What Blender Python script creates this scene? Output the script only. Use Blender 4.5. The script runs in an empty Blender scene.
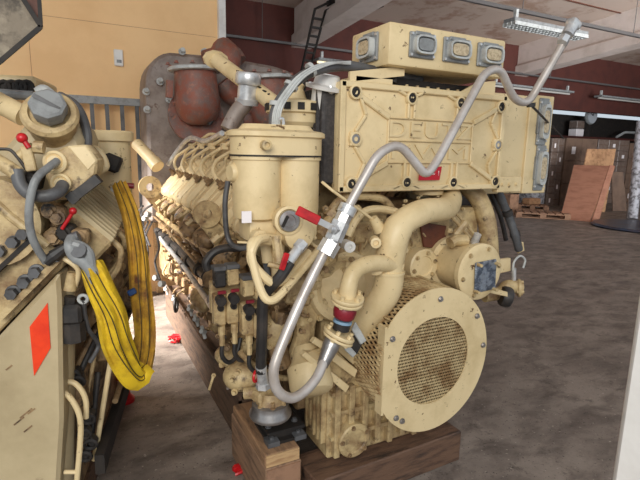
import bpy, bmesh, math, random
from mathutils import Vector, Matrix, noise
random.seed(7)
S = bpy.context.scene
COL = S.collection
PI = math.pi

# ------------------------------------------------------------------ camera
YAW, PITCH, ROLL = math.radians(27.3), math.radians(10.5), math.radians(1.2)
CAM = Vector((0, 0, 1.6))
FW = Vector((math.sin(YAW)*math.cos(PITCH), math.cos(YAW)*math.cos(PITCH), -math.sin(PITCH)))
R0 = Vector((math.cos(YAW), -math.sin(YAW), 0)); U0 = R0.cross(FW)
RT = math.cos(ROLL)*R0 + math.sin(ROLL)*U0
UP = -math.sin(ROLL)*R0 + math.cos(ROLL)*U0
cd = bpy.data.cameras.new('camera'); cd.sensor_width = 36; cd.lens = 27.0; cd.clip_start = .02
cam = bpy.data.objects.new('camera', cd); COL.objects.link(cam)
cam.matrix_world = Matrix.Translation(CAM) @ Matrix((RT, UP, -FW)).transposed().to_4x4()
S.camera = cam
vs = S.view_settings
vs.view_transform = 'Standard'; vs.look = 'None'; vs.gamma = 1; vs.exposure = 0.14
vs.use_curve_mapping = False

# ------------------------------------------------------------------ daylight and added hall fill
w = bpy.data.worlds.new('world'); S.world = w; w.use_nodes = True
w.node_tree.nodes['Background'].inputs[0].default_value = (.80, .90, 1.0, 1)
w.node_tree.nodes['Background'].inputs[1].default_value = 0.66
def area(name, loc, target, sx, sy, power, color):
    l = bpy.data.lights.new(name, 'AREA'); l.shape = 'RECTANGLE'; l.size = sx; l.size_y = sy
    l.energy = power; l.color = color
    o = bpy.data.objects.new(name, l); COL.objects.link(o); o.location = loc
    o.rotation_euler = (Vector(target)-Vector(loc)).to_track_quat('-Z', 'Y').to_euler()
    return o
area('doorway_daylight', (-1.6, -2.6, 3.3), (1.2, 2.2, .9), 3.0, 2.0, 190, (1, .97, .9))
sg = area('side_gate_daylight', (-2.0, 4.35, 1.9), (.62, 4.55, 0), 1.0, 1.2, 78, (1, .97, .92)); sg.data.spread = .8

area('hall_fill_light', (9.0, -3.5, 1.6), (11, 5.5, 4.6), 9, 3.0, 430, (.95, .98, 1)).data.spread = 1.3  # added fill aimed up at ceiling and beams, standing in for bounced daylight
# ------------------------------------------------------------------ pixel ray onto a plane of the place
def ray(px, py): return FW + (px-320)/480*RT - (py-240)/480*UP
def at(px, py, i, v):
    d = ray(px, py); return CAM + d*((v-CAM[i])/d[i])
def aX(px, py, v): return at(px, py, 0, v)
def aY(px, py, v): return at(px, py, 1, v)
def aZ(px, py, v): return at(px, py, 2, v)

# ------------------------------------------------------------------ materials
def rgb(r, g, b):
    f = lambda c: (c/255/12.92 if c/255 <= .04045 else ((c/255+.055)/1.055)**2.4)
    return (f(r), f(g), f(b), 1)
def mat(name, c1, c2=None, rough=.5, metal=0, scale=8, lo=.45, hi=.65, bump=.0, bscale=40, detail=6, c3=None, s3=2, lo3=.5, hi3=.6, stretch=None, spec=.5):
    m = bpy.data.materials.new(name); m.use_nodes = True; nt = m.node_tree; n = nt.nodes; L = nt.links
    b = n['Principled BSDF']; b.inputs['Roughness'].default_value = rough; b.inputs['Metallic'].default_value = metal
    b.inputs['Specular IOR Level'].default_value = spec
    geo = n.new('ShaderNodeNewGeometry'); src = geo.outputs['Position']
    if stretch:
        mp = n.new('ShaderNodeMapping'); mp.inputs['Scale'].default_value = stretch; L.new(src, mp.inputs[0]); src = mp.outputs[0]
    def nz(sc, det):
        t = n.new('ShaderNodeTexNoise'); t.inputs['Scale'].default_value = sc; t.inputs['Detail'].default_value = det
        t.inputs['Roughness'].default_value = .65; L.new(src, t.inputs['Vector']); return t
    def layer(base, col, sc, l, h):
        t = nz(sc, detail); r = n.new('ShaderNodeMapRange'); r.inputs[1].default_value = l; r.inputs[2].default_value = h
        L.new(t.outputs[0], r.inputs[0]); x = n.new('ShaderNodeMix'); x.data_type = 'RGBA'; L.new(r.outputs[0], x.inputs[0])
        if isinstance(base, tuple): x.inputs[6].default_value = base
        else: L.new(base, x.inputs[6])
        x.inputs[7].default_value = col; return x.outputs[2]
    c = c1
    if c2: c = layer(c, c2, scale, lo, hi)
    if c3: c = layer(c, c3, s3, lo3, hi3)
    if isinstance(c, tuple): b.inputs[0].default_value = c
    else: L.new(c, b.inputs[0])
    if bump:
        t = nz(bscale, 5); bp = n.new('ShaderNodeBump'); bp.inputs['Strength'].default_value = bump; bp.inputs['Distance'].default_value = .01
        L.new(t.outputs[0], bp.inputs['Height']); L.new(bp.outputs[0], b.inputs['Normal'])
    return m
CR = rgb(226, 203, 158)
M = {}
M['cream'] = mat('cream_paint', CR, rgb(198, 174, 128), .42, scale=5, lo=.45, hi=.75, bump=.12, bscale=60, c3=rgb(105, 78, 52), s3=24, lo3=.63, hi3=.68)
M['cream_d'] = mat('cream_paint_dirty', rgb(200, 176, 130), rgb(132, 102, 70), .5, scale=9, lo=.42, hi=.66, bump=.3, bscale=50, c3=rgb(70, 52, 38), s3=17, lo3=.57, hi3=.7)
M['cream_g'] = mat('cream_paint_grimy', rgb(166, 136, 98), rgb(92, 70, 50), .55, scale=10, lo=.4, hi=.64, bump=.5, bscale=45, c3=rgb(38, 30, 25), s3=19, lo3=.56, hi3=.66)
M['brass_mesh'] = mat('mesh_paint', rgb(200, 176, 132), rgb(150, 118, 80), .5, scale=9, lo=.45, hi=.6)
M['brown_deep'] = mat('dark_brown_damper', rgb(70, 46, 34), rgb(50, 34, 26), .6, scale=12)
M['cream_dull'] = mat('cream_paint_dull', rgb(192, 174, 138), rgb(168, 150, 116), .45, scale=3, lo=.4, hi=.7, bump=.08, bscale=30, c3=rgb(120, 100, 76), s3=12, lo3=.66, hi3=.8)
M['woodblock'] = mat('brown_block', rgb(150, 118, 92), rgb(108, 84, 66), .75, scale=6, bump=.3, bscale=20, stretch=(6, 1, 6))
M['woodplank'] = mat('plank', rgb(158, 122, 90), rgb(104, 80, 62), .75, scale=5, bump=.3, bscale=20, stretch=(6, 1, 6))
M['core'] = mat('finned_core', rgb(52, 48, 48), rgb(75, 70, 68), .6, scale=60)
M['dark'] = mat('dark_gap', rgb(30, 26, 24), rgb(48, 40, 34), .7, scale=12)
M['black'] = mat('black_rubber', rgb(42, 40, 40), rgb(66, 60, 56), .5, scale=12, bump=.1)
M['rubber'] = mat('grey_rubber', rgb(92, 92, 94), rgb(66, 64, 64), .5, scale=10)
M['steel'] = mat('bare_steel', rgb(176, 172, 170), rgb(130, 124, 120), .32, .75, scale=12, lo=.4, hi=.7)
M['zinc'] = mat('zinc_fitting', rgb(214, 214, 214), rgb(172, 172, 174), .3, .45, scale=20)
M['pipe'] = mat('stainless_pipe', rgb(204, 196, 190), rgb(172, 160, 150), .34, .35, scale=9, lo=.4, hi=.7)
M['grey'] = mat('grey_plastic', rgb(140, 142, 142), rgb(115, 115, 115), .45, scale=15)
M['lgrey'] = mat('light_grey_metal', rgb(190, 192, 190), rgb(160, 160, 158), .45, scale=15)
M['white'] = mat('white_paint', rgb(228, 226, 222), rgb(205, 200, 195), .5, scale=5)
M['rust'] = mat('rusted_cast_iron', rgb(146, 84, 66), rgb(118, 100, 94), .5, .15, scale=11, lo=.4, hi=.62, bump=.4, bscale=70, c3=rgb(170, 106, 82), s3=22, lo3=.55, hi3=.7)
M['rust_grey'] = mat('rusty_grey_casing', rgb(152, 140, 132), rgb(118, 102, 94), .55, .2, scale=5, lo=.4, hi=.65, bump=.25, bscale=40, c3=rgb(88, 56, 42), s3=9, lo3=.6, hi3=.7)
M['red'] = mat('red_plastic', rgb(196, 26, 32), rgb(160, 18, 26), .35, scale=20)
M['dred'] = mat('dark_red_rubber', rgb(140, 34, 48), rgb(110, 26, 38), .4, scale=20)
M['blue'] = mat('pale_blue_band', rgb(130, 160, 185), None, .4)
M['label'] = mat('red_label', rgb(186, 16, 34), None, .4)
M['print'] = mat('white_print', rgb(240, 232, 232), None, .5)
M['orange_sticker'] = mat('orange_sticker', rgb(240, 66, 22), rgb(225, 52, 16), .45, scale=10)
M['screen'] = mat('pin_insert', rgb(200, 182, 150), rgb(160, 140, 112), .5, scale=80)
M['wall'] = mat('orange_wall', rgb(246, 204, 150), rgb(238, 194, 140), .75, scale=1.2, bump=.1, bscale=12)
M['redwall'] = mat('dark_red_wall', rgb(84, 40, 32), rgb(72, 34, 28), .8, scale=2)
M['concrete'] = mat('white_concrete', rgb(222, 208, 200), rgb(205, 190, 180), .8, scale=2, bump=.1, bscale=15)
M['ceiling'] = mat('stained_ceiling', rgb(198, 178, 164), rgb(168, 138, 120), .85, scale=1.2, lo=.5, hi=.62, bump=.1, bscale=10)
M['conduit'] = mat('grey_conduit', rgb(98, 95, 94), None, .5, .3)
M['wood'] = mat('rough_timber', rgb(98, 76, 60), rgb(66, 51, 42), .75, scale=7, bump=.4, bscale=20, stretch=(6, 1, 6), c3=rgb(54, 42, 36), s3=3, lo3=.55, hi3=.7)
M['woodx'] = mat('oil_stained_beam', rgb(112, 84, 66), rgb(82, 60, 48), .6, scale=7, bump=.4, bscale=20, stretch=(1, 6, 6), c3=rgb(48, 38, 34), s3=3, lo3=.52, hi3=.68)
M['woodend'] = mat('sawn_timber', rgb(196, 160, 116), rgb(164, 126, 88), .75, scale=9, bump=.3, bscale=40, stretch=(1, 3, 6))
M['ply'] = mat('plywood', rgb(176, 124, 100), rgb(156, 106, 84), .7, scale=3, stretch=(1, 1, 4))
M['ply2'] = mat('light_board', rgb(196, 150, 110), rgb(160, 116, 82), .7, scale=10)
M['card'] = mat('cardboard', rgb(120, 96, 80), rgb(100, 80, 68), .8, scale=5)
M['card2'] = mat('wrapped_cardboard', rgb(112, 94, 84), rgb(128, 114, 106), .35, scale=12)
M['pallet'] = mat('pallet_wood', rgb(158, 120, 94), rgb(124, 94, 74), .8, scale=8)
M['film'] = mat('plastic_film', rgb(186, 186, 192), rgb(110, 106, 108), .25, scale=9, lo=.45, hi=.6, bump=.4, bscale=20)
M['yellow'] = mat('yellow_webbing', rgb(224, 186, 30), rgb(188, 148, 26), .7, scale=14, bump=.3, bscale=120, c3=rgb(104, 72, 34), s3=6, lo3=.6, hi3=.74)
M['oldweb'] = mat('worn_webbing', rgb(196, 150, 40), rgb(150, 106, 36), .75, scale=16, bump=.3, bscale=120, c3=rgb(96, 56, 34), s3=6, lo3=.54, hi3=.68)
M['thread'] = mat('dark_thread', rgb(70, 58, 30), None, .8)
M['weather'] = mat('weathered_grey_sheet', rgb(122, 110, 94), rgb(160, 148, 128), .6, .2, scale=6, lo=.5, hi=.66, bump=.2, bscale=30, c3=rgb(66, 58, 48), s3=14, lo3=.5, hi3=.66)
M['foil'] = mat('silver_foil', rgb(150, 158, 170), rgb(92, 100, 114), .3, .6, scale=28, lo=.45, hi=.55, bump=.8, bscale=30)
M['brownrust'] = mat('brown_primer', rgb(104, 58, 40), rgb(78, 42, 30), .6, scale=18, bump=.3)
M['clip'] = mat('blue_clip', rgb(38, 66, 110), None, .4)
M['dblue'] = mat('dark_blue_lid', rgb(44, 56, 78), rgb(60, 46, 44), .35, scale=3)
M['clock'] = mat('clock_dial', rgb(176, 180, 186), None, .4)

def emis(name, c, s):
    m = bpy.data.materials.new(name); m.use_nodes = True; b = m.node_tree.nodes['Principled BSDF']
    b.inputs[0].default_value = c; b.inputs['Emission Color'].default_value = c; b.inputs['Emission Strength'].default_value = s; return m
M['tube'] = emis('lamp_tube', rgb(255, 240, 200), .9)
M['dimtube'] = mat('unlit_lamp_tube', rgb(190, 184, 178), None, .4)

def floor_mat():
    m = bpy.data.materials.new('concrete_floor'); m.use_nodes = True; nt = m.node_tree; n = nt.nodes; L = nt.links
    b = n['Principled BSDF']; g = n.new('ShaderNodeNewGeometry'); P = g.outputs['Position']
    def nz(sc, det=8, rough=.65, stretch=None, dist=0):
        src = P
        if stretch:
            mp = n.new('ShaderNodeMapping'); mp.inputs['Scale'].default_value = stretch; mp.inputs['Rotation'].default_value = (0, 0, .5); L.new(P, mp.inputs[0]); src = mp.outputs[0]
        t = n.new('ShaderNodeTexNoise'); t.inputs['Scale'].default_value = sc; t.inputs['Detail'].default_value = det
        t.inputs['Roughness'].default_value = rough; t.inputs['Distortion'].default_value = dist; L.new(src, t.inputs['Vector']); return t.outputs[0]
    def ramp(v, lo, hi):
        r = n.new('ShaderNodeMapRange'); r.inputs[1].default_value = lo; r.inputs[2].default_value = hi; L.new(v, r.inputs[0]); return r.outputs[0]
    def mix(f, a, c):
        x = n.new('ShaderNodeMix'); x.data_type = 'RGBA'; L.new(f, x.inputs[0])
        for i, v in ((6, a), (7, c)):
            if isinstance(v, tuple): x.inputs[i].default_value = v
            else: L.new(v, x.inputs[i])
        return x.outputs[2]
    c = mix(ramp(nz(1.3), .4, .65), rgb(148, 136, 126), rgb(118, 107, 99))
    c = mix(ramp(nz(3.2, stretch=(1, 1.8, 1), dist=.3), .44, .66), c, rgb(92, 82, 76))
    c = mix(ramp(nz(7, 10, .75), .56, .7), c, rgb(62, 55, 51))
    c = mix(ramp(nz(60, 3), .62, .68), c, rgb(52, 46, 42))
    c = mix(ramp(nz(35, 3), .64, .72), c, rgb(176, 166, 156))
    L.new(c, b.inputs[0])
    r = n.new('ShaderNodeMapRange'); r.inputs[3].default_value = .38; r.inputs[4].default_value = .7; L.new(nz(2.5), r.inputs[0]); L.new(r.outputs[0], b.inputs['Roughness'])
    bp = n.new('ShaderNodeBump'); bp.inputs['Strength'].default_value = .25; bp.inputs['Distance'].default_value = .01
    L.new(nz(25), bp.inputs['Height']); L.new(bp.outputs[0], b.inputs['Normal'])
    return m
M['floor'] = floor_mat()

# ------------------------------------------------------------------ mesh builder
ROOTLOC = {}
def frame(d):
    d = Vector(d).normalized(); a = Vector((0, 0, 1)) if abs(d.z) < .9 else Vector((1, 0, 0))
    u = a.cross(d).normalized(); return u, d.cross(u), d
def fillet(pts, rad, n=5):
    pts = [Vector(p) for p in pts]; out = [pts[0]]
    for i in range(1, len(pts)-1):
        a, b, c = pts[i-1], pts[i], pts[i+1]; la, lc = (a-b).length, (c-b).length
        r = min(rad, la*.48, lc*.48); p = b+(a-b)*(r/la); q = b+(c-b)*(r/lc)
        for k in range(n+1):
            t = k/n; out.append(p*(1-t)**2 + b*2*t*(1-t) + q*t*t)
    out.append(pts[-1]); return out
def smooth(pts, n=6):
    P = [Vector(p) for p in pts]; out = []
    for i in range(len(P)-1):
        p0 = P[max(i-1, 0)]; p1 = P[i]; p2 = P[i+1]; p3 = P[min(i+2, len(P)-1)]
        for k in range(n):
            t = k/n; out.append(.5*((2*p1)+(p2-p0)*t+(2*p0-5*p1+4*p2-p3)*t*t+(3*p1-p0-3*p2+p3)*t**3))
    out.append(P[-1]); return out
class B:
    def __init__(s, T=None): s.bm = bmesh.new(); s.T = T
    def merge(s, b2):
        me = bpy.data.meshes.new('tmp'); b2.to_mesh(me); b2.free(); s.bm.from_mesh(me); bpy.data.meshes.remove(me); return s
    def box(s, c, d, rot=None, bev=0, seg=1):
        b = bmesh.new(); bmesh.ops.create_cube(b, size=1)
        bmesh.ops.scale(b, vec=d, verts=b.verts)
        if bev: bmesh.ops.bevel(b, geom=b.edges[:], offset=bev, segments=seg, affect='EDGES', profile=.5)
        if rot is not None: bmesh.ops.transform(b, matrix=rot.to_4x4(), verts=b.verts)
        bmesh.ops.translate(b, vec=c, verts=b.verts); return s.merge(b)
    def bx(s, a, b_, bev=0, seg=1):
        a = Vector(a); b_ = Vector(b_); return s.box((a+b_)/2, [abs(v) for v in (b_-a)], None, bev, seg)
    def bar(s, p, q, wd, th, up=(0, 0, 1), bev=0):
        p = Vector(p); q = Vector(q); z = (q-p); L = z.length; z.normalize(); x = Vector(up).cross(z)
        if x.length < 1e-4: x = Vector((1, 0, 0)).cross(z)
        x.normalize(); y = z.cross(x)
        return s.box((p+q)/2, (wd, th, L), Matrix((x, y, z)).transposed(), bev)
    def rings(s, rings, cap=True, closed=False):
        bm = s.bm; vr = [[bm.verts.new(v) for v in r] for r in rings]; n = len(vr[0]); m = len(vr)
        for i in range(m if closed else m-1):
            a, b = vr[i], vr[(i+1) % m]
            for j in range(n): bm.faces.new((a[j], a[(j+1) % n], b[(j+1) % n], b[j]))
        if cap and not closed: bm.faces.new(vr[0][::-1]); bm.faces.new(vr[-1])
        return s
    def cyl(s, p, q, r0, r1=None, seg=16):
        r1 = r0 if r1 is None else r1; p = Vector(p); q = Vector(q); u, v, d = frame(q-p)
        f = lambda c, r: [c+(u*math.cos(t)+v*math.sin(t))*r for t in [2*PI*k/seg for k in range(seg)]]
        return s.rings([f(p, r0), f(q, r1)])
    def lathe(s, o, ax, prof, seg=24, sx=1, sy=1, closed=False):
        o = Vector(o); u, v, d = frame(ax)
        return s.rings([[o+d*h+(u*math.cos(t)*sx+v*math.sin(t)*sy)*max(r, .0004) for t in [2*PI*k/seg for k in range(seg)]] for r, h in prof], closed=closed)
    def tube(s, pts, r, seg=10, fil=None, sm=False, rib=0):
        P = fillet(pts, fil) if fil else (smooth(pts) if sm else [Vector(p) for p in pts])
        P = [p for i, p in enumerate(P) if i == 0 or (p-P[i-1]).length > 1e-5]
        u = None; R = []
        for i, p in enumerate(P):
            d = (P[min(i+1, len(P)-1)]-P[max(i-1, 0)]).normalized()
            if u is None: u, v, _ = frame(d)
            else: u = (u-d*u.dot(d)).normalized(); v = d.cross(u)
            rr = (r[min(i, len(r)-1)] if isinstance(r, list) else r)
            if rib: rr *= 1+rib*(i % 2)
            R.append([p+(u*math.cos(t)+v*math.sin(t))*rr for t in [2*PI*k/seg for k in range(seg)]])
        return s.rings(R)
    def prism(s, pts, vec, bev=0):
        b = bmesh.new(); vec = Vector(vec); a = [b.verts.new(Vector(p)) for p in pts]; c = [b.verts.new(Vector(p)+vec) for p in pts]; n = len(a)
        b.faces.new(a[::-1]); b.faces.new(c)
        for i in range(n): b.faces.new((a[i], a[(i+1) % n], c[(i+1) % n], c[i]))
        bmesh.ops.recalc_face_normals(b, faces=b.faces)
        if bev: bmesh.ops.bevel(b, geom=b.edges[:], offset=bev, segments=1, affect='EDGES')
        return s.merge(b)
    def sph(s, c, r, sc=(1, 1, 1), seg=16):
        b = bmesh.new(); bmesh.ops.create_uvsphere(b, u_segments=seg, v_segments=seg//2, radius=r)
        bmesh.ops.scale(b, vec=sc, verts=b.verts); bmesh.ops.translate(b, vec=c, verts=b.verts); return s.merge(b)
    def bolt(s, p, ax, r=.012, h=.012, washer=True):
        p = Vector(p); d = Vector(ax).normalized()
        if washer: s.cyl(p, p+d*h*.25, r*1.5, seg=12)
        return s.cyl(p, p+d*h, r, seg=6)
    def ring(s, o, ax, R, r, seg=24):
        o = Vector(o); u, v, d = frame(ax); rr = []
        for k in range(seg):
            t = 2*PI*k/seg; e = u*math.cos(t)+v*math.sin(t)
            rr.append([o+e*(R+r*math.cos(q))+d*r*math.sin(q) for q in [2*PI*j/8 for j in range(8)]])
        return s.rings(rr, closed=True)
    def build(s, name, m, parent=None, label=None, cat=None, group=None, kind=None, sharp=35):
        bm = s.bm
        if s.T is not None: bmesh.ops.transform(bm, matrix=s.T, verts=bm.verts)
        bmesh.ops.recalc_face_normals(bm, faces=bm.faces)
        if parent is not None: off = ROOTLOC[parent.name]
        else:
            vv = [v.co for v in bm.verts]
            off = Vector(((min(v.x for v in vv)+max(v.x for v in vv))/2, (min(v.y for v in vv)+max(v.y for v in vv))/2, min(v.z for v in vv)))
        bmesh.ops.translate(bm, vec=-off, verts=bm.verts)
        me = bpy.data.meshes.new(name); bm.to_mesh(me); bm.free(); me.materials.append(M[m])
        me.shade_smooth(); me.set_sharp_from_angle(angle=math.radians(sharp))
        o = bpy.data.objects.new(name, me); COL.objects.link(o)
        if parent is not None: o.parent = parent
        else: o.location = off
        ROOTLOC[o.name] = off
        if label: o['label'] = label
        if cat: o['category'] = cat
        if group: o['group'] = group
        if kind: o['kind'] = kind
        return o
def thing(name, loc, label, cat, group=None):
    o = bpy.data.objects.new(name, None); o.empty_display_size = .1; COL.objects.link(o); o.location = loc; ROOTLOC[o.name] = Vector(loc)
    o['label'] = label; o['category'] = cat
    if group: o['group'] = group
    return o
def dup(o, off, parent=None):
    c = o.copy(); COL.objects.link(c); ROOTLOC[c.name] = ROOTLOC[o.name]
    if parent is not None: c.parent = parent; 
    if off is not None: c.location = c.location + Vector(off)
    for ch in [x for x in COL.objects if x.parent == o]: dup(ch, None, c)
    return c
def text_bm(s, txt, size, depth, mtx):
    cu = bpy.data.curves.new('lettering', 'FONT'); cu.body = txt; cu.size = size; cu.extrude = depth; cu.align_x = 'CENTER'; cu.align_y = 'CENTER'
    o = bpy.data.objects.new('lettering_source', cu); COL.objects.link(o); bpy.context.view_layer.update()
    me = bpy.data.meshes.new_from_object(o.evaluated_get(bpy.context.evaluated_depsgraph_get()))
    COL.objects.unlink(o); bpy.data.objects.remove(o); me.transform(mtx); s.bm.from_mesh(me); return s
def facing(p, sx=1, sy=1): # text plane facing -Y
    return Matrix.Translation(Vector(p)) @ Matrix.Rotation(PI/2, 4, 'X') @ Matrix.Diagonal((sx, sy, 1, 1))

# ================================================================== SETTING
B().bx((-9, -6, -.1), (24, 14, 0)).build('floor', 'floor', kind='structure')
B().bx((-4.5, 5.5, 0), (1.52, 5.62, 5.6)).build('wall_back', 'wall', kind='structure')
B().bx((1.52, 5.44, 0), (1.60, 5.66, 5.6), .004).build('trim_1', 'white', kind='structure')
for p, q in (((20, 8, 0), (86, 27, 0)), ((26, 43, 0), (28, 74, 0)), ((95, -4, 0), (102, 2, 0))):
    pass
g = B(); g.bx((-.28, 5.498, 0), (-.276, 5.5, 2.8)); g.bx((-3, 5.498, 2.80), (1.5, 5.5, 2.803)); g.build('trim_2', 'ply', kind='structure')
B().bx((.755, 5.40, 0), (.83, 5.50, 1.45), .01).build('trim_3', 'woodend', kind='structure')
# far part of the hall
B().bx((.5, 11.05, 3.12), (24, 11.25, 5.2)).bx((-4.5, 11.05, 0), (6.5, 11.25, 3.12)).build('wall_far', 'redwall', kind='structure')
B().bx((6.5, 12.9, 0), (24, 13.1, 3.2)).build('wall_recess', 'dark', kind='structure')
B().bx((23, -6, 0), (23.2, 13, 6.6)).build('wall_right', 'redwall', kind='structure')
# ceiling, falling away to the back
B().prism([(-4.5, -.8, 5.85), (24, -.8, 5.85), (24, 13.1, 4.72), (-4.5, 13.1, 4.72)], (0, 0, .15)).build('ceiling', 'ceiling', kind='structure')
def beam(x, wd, y0, y1):
    b = B(); zt = lambda y: 5.785-.081*y
    prof = lambda y: [Vector((x+a, y, zt(y)+h)) for a, h in ((0, .02), (wd, .02), (wd, -.55), (wd+.07, -.62), (wd+.07, -.88), (-.07, -.88), (-.07, -.62), (0, -.55))]
    b.rings([prof(y0), prof(y1)]); return b
beam(4.9, .35, -.7, 11.05).build('trim_4', 'concrete', kind='structure')
beam(12.4, .35, -.7, 11.05).build('trim_5', 'concrete', kind='structure')
beam(19.9, .35, -.7, 11.05).build('trim_6', 'concrete', kind='structure')
b = B(); b.bx((4.86, 5.97, 5.28), (24, 6.0, 5.30)); b.bx((4.86, 7.97, 5.11), (24, 8.0, 5.13)); b.build('trim_7', 'brownrust', kind='structure')
# door jamb at the camera's right
p = aY(640, 345, .18)+Vector((.007, 0, 0)); q = aY(614, 520, .18)
B().prism([(p.x, .14, -.0), (p.x+.10, .16, 0), (p.x+.10, .16, 2.6), (p.x, .14, 2.6)], (0, .05, 0), .004).build('trim_8', 'white', kind='structure')

# conduits and lamps under the roof
b = B(); b.bx((2, 6.47, 4.08), (14, 6.53, 4.14)); b.build('cable_conduit', 'conduit', label='grey cable duct running under the roof above the perforated lamp', cat='conduit')
for x in (5.0, 8.0, 12.0):
    pass
b = B(); b.bx((2.6, 10.75, 4.0), (19, 10.82, 4.05)); b.build('cable_conduit', 'conduit', label='thin grey cable duct in front of the dark red back wall', cat='conduit')
def hangers(name, y, z, xs, label, grp):
    for x, pos in zip(xs, ('leftmost', 'middle', 'rightmost')):
        B().cyl((x, y, z), (x, y, 5.80-.081*y), .008, seg=6).build(name, 'conduit', label=label+', '+pos+' one', cat='rod', group=grp)
hangers('hanger_rod', 6.5, 4.14, (4.2, 7.3, 10.6), 'thin rod hanging the near cable duct from the ceiling', 'rods above the near duct')
hangers('hanger_rod', 10.78, 4.05, (4.0, 9.5, 13.6), 'thin rod hanging the far cable duct before the red wall', 'rods above the far duct')
def hall_lamp(a, c, y, label, lit, grid=False, wd=.16):
    z = (a.z+c.z)/2; r = thing('ceiling_lamp', ((a.x+c.x)/2, y, z), label, 'lamp')
    b = B(); b.bx((a.x, y-wd/2, z), (c.x, y+wd/2, z+.06), .01); b.build('lamp_housing', 'grey', r)
    b = B()
    if grid:
        n = 22
        for i in range(n+1):
            x = a.x+.02+(c.x-a.x-.04)*i/n; b.bx((x-.008, y-wd/2, z-.06), (x+.008, y+wd/2, z))
        for j in (-1, -.33, .33, 1): b.bx((a.x, y+j*wd/2-.006, z-.06), (c.x, y+j*wd/2+.006, z))
        b.build('louvre', 'lgrey', r)
    else:
        b.cyl((a.x+.04, y, z-.02), (c.x-.04, y, z-.02), .03, seg=10); b.build('lamp_tube', lit, r)
    for x in (a.x+.15, c.x-.15):
        B().bx((x-.03, y-.03, z+.06), (x+.03, y+.03, z+.22)).build('clamp', 'lgrey', r)
hall_lamp(aY(509, 22, 6.3), aY(582, 36, 6.3), 6.3, 'perforated grid lamp hanging under the near duct, topmost lamp', None, True, .26)
hall_lamp(aY(316, 60, 10.7), aY(372, 68, 10.7), 10.7, 'lit strip lamp behind the engine control box, leftmost lamp', 'tube', wd=.3)
hall_lamp(aY(492, 83, 10.6), aY(570, 95, 10.6), 10.6, 'unlit strip lamp before the red wall, right of the engine', 'dimtube', wd=.3)
hall_lamp(aY(598, 96, 10.6), aY(652, 104, 10.6), 10.6, 'unlit strip lamp cut by the right picture edge', 'dimtube', wd=.3)
# cable ladder sloping down behind the engine
b = B(); P0, P1, P2 = aY(330, 2, 9.2), aY(315, 9, 9.3), aY(294, 104, 10.7); D = Vector((.24, 0, 0))
b.tube([P0, P1, P2], .03, 6); b.tube([P0+D, P1+D, P2+D*.7], .03, 6)
for k in range(1, 12): q = P1.lerp(P2, k/12); b.bar(q, q+D*.9, .04, .04)
b.bar(P0, P0+Vector((1.2, 0, .1)), .3, .1)
b.build('cable_ladder', 'dark', label='dark cable ladder sloping down in front of the red wall', cat='cable ladder')

# boxes, pallets and boards at the far right
def carton_stack(x0, x1, y0, dy, z0, rows, cols, mt, lab, grp):
    wz = rows[-1]; dz = (rows[1])/rows[0]; dx = (x1-x0)/cols
    for r in range(rows[0]):
        for c in range(cols):
            cx = x0+dx*(c+.5); cz = z0+dz*r; o = thing('cardboard_box', (cx, y0+dy/2, cz), lab+', '+['bottom', 'second', 'third', 'fourth', 'fifth', 'sixth'][r]+(' layer' if r == 0 or r < rows[0]-1 else ' and topmost layer')+', '+{2: ['left', 'right'], 3: ['left', 'middle', 'right']}[cols][c]+' one', 'box', grp)
            B().bx((cx-dx/2+.006, y0, cz+.004), (cx+dx/2-.006, y0+dy, cz+dz-.004), .01).build('carton', mt, o)
            B().bx((cx-dx*.12, y0-.002, cz+dz*.3), (cx+dx*.12, y0, cz+dz*.62)).build('shipping_label', 'print', o) if (r+c) % 2 == 0 else None
            B().bx((cx-dx/2+.01, y0-.003, cz+dz*.47), (cx+dx/2-.01, y0, cz+dz*.53)).build('tape', 'card', o) if mt == 'card2' and (r+c) % 2 else None
def pallet(c, sx, sy, rz, label, name='wooden_pallet', z=0):
    r = thing(name, (c[0], c[1], z), label, 'pallet'); T = Matrix.Translation((c[0], c[1], z)) @ Matrix.Rotation(rz, 4, 'Z')
    for i in range(7):
        x = -sx/2+sx*(i+.5)/7; B(T).box((x, 0, .133), (sx/7*.8, sy, .022)).build('deck_board', 'pallet', r)
    for y in (-1, 0, 1):
        for x in (-1, 0, 1): B(T).box((x*(sx/2-.07), y*(sy/2-.05), .061), (.14, .1, .078)).build('block', 'pallet', r)
        B(T).box((0, y*(sy/2-.05), .111), (sx, .1, .022)).build('stringer_board', 'pallet', r)
        B(T).box((0, y*(sy/2-.05), .011), (sx, .1, .022)).build('bottom_board', 'pallet', r)
    return r
b1 = lambda px, y: at(px, 156, 1, y).x
carton_stack(b1(551, 10.3), b1(563.5, 10.3), 10.3, .8, 0, (5, 2.15), 2, 'card2', 'film-wrapped carton in the tall stack right of the engine', 'cartons of the left tall stack')
carton_stack(b1(565, 10.3), b1(596, 10.3), 10.3, .8, 0, (3, 2.18), 2, 'card', 'plain brown carton in the stack behind the light board', 'cartons of the middle stack')
carton_stack(b1(597, 10.3), b1(628, 10.3), 10.3, .8, 0, (6, 2.18), 3, 'card2', 'carton in the stack under the wall clock', 'cartons of the right stack')
carton_stack(b1(629, 10.3), b1(650, 10.3), 10.3, .8, 0, (4, 2.1), 2, 'card', 'brown carton of the stack behind the upright wrapped roll', 'cartons at the right edge')
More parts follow.
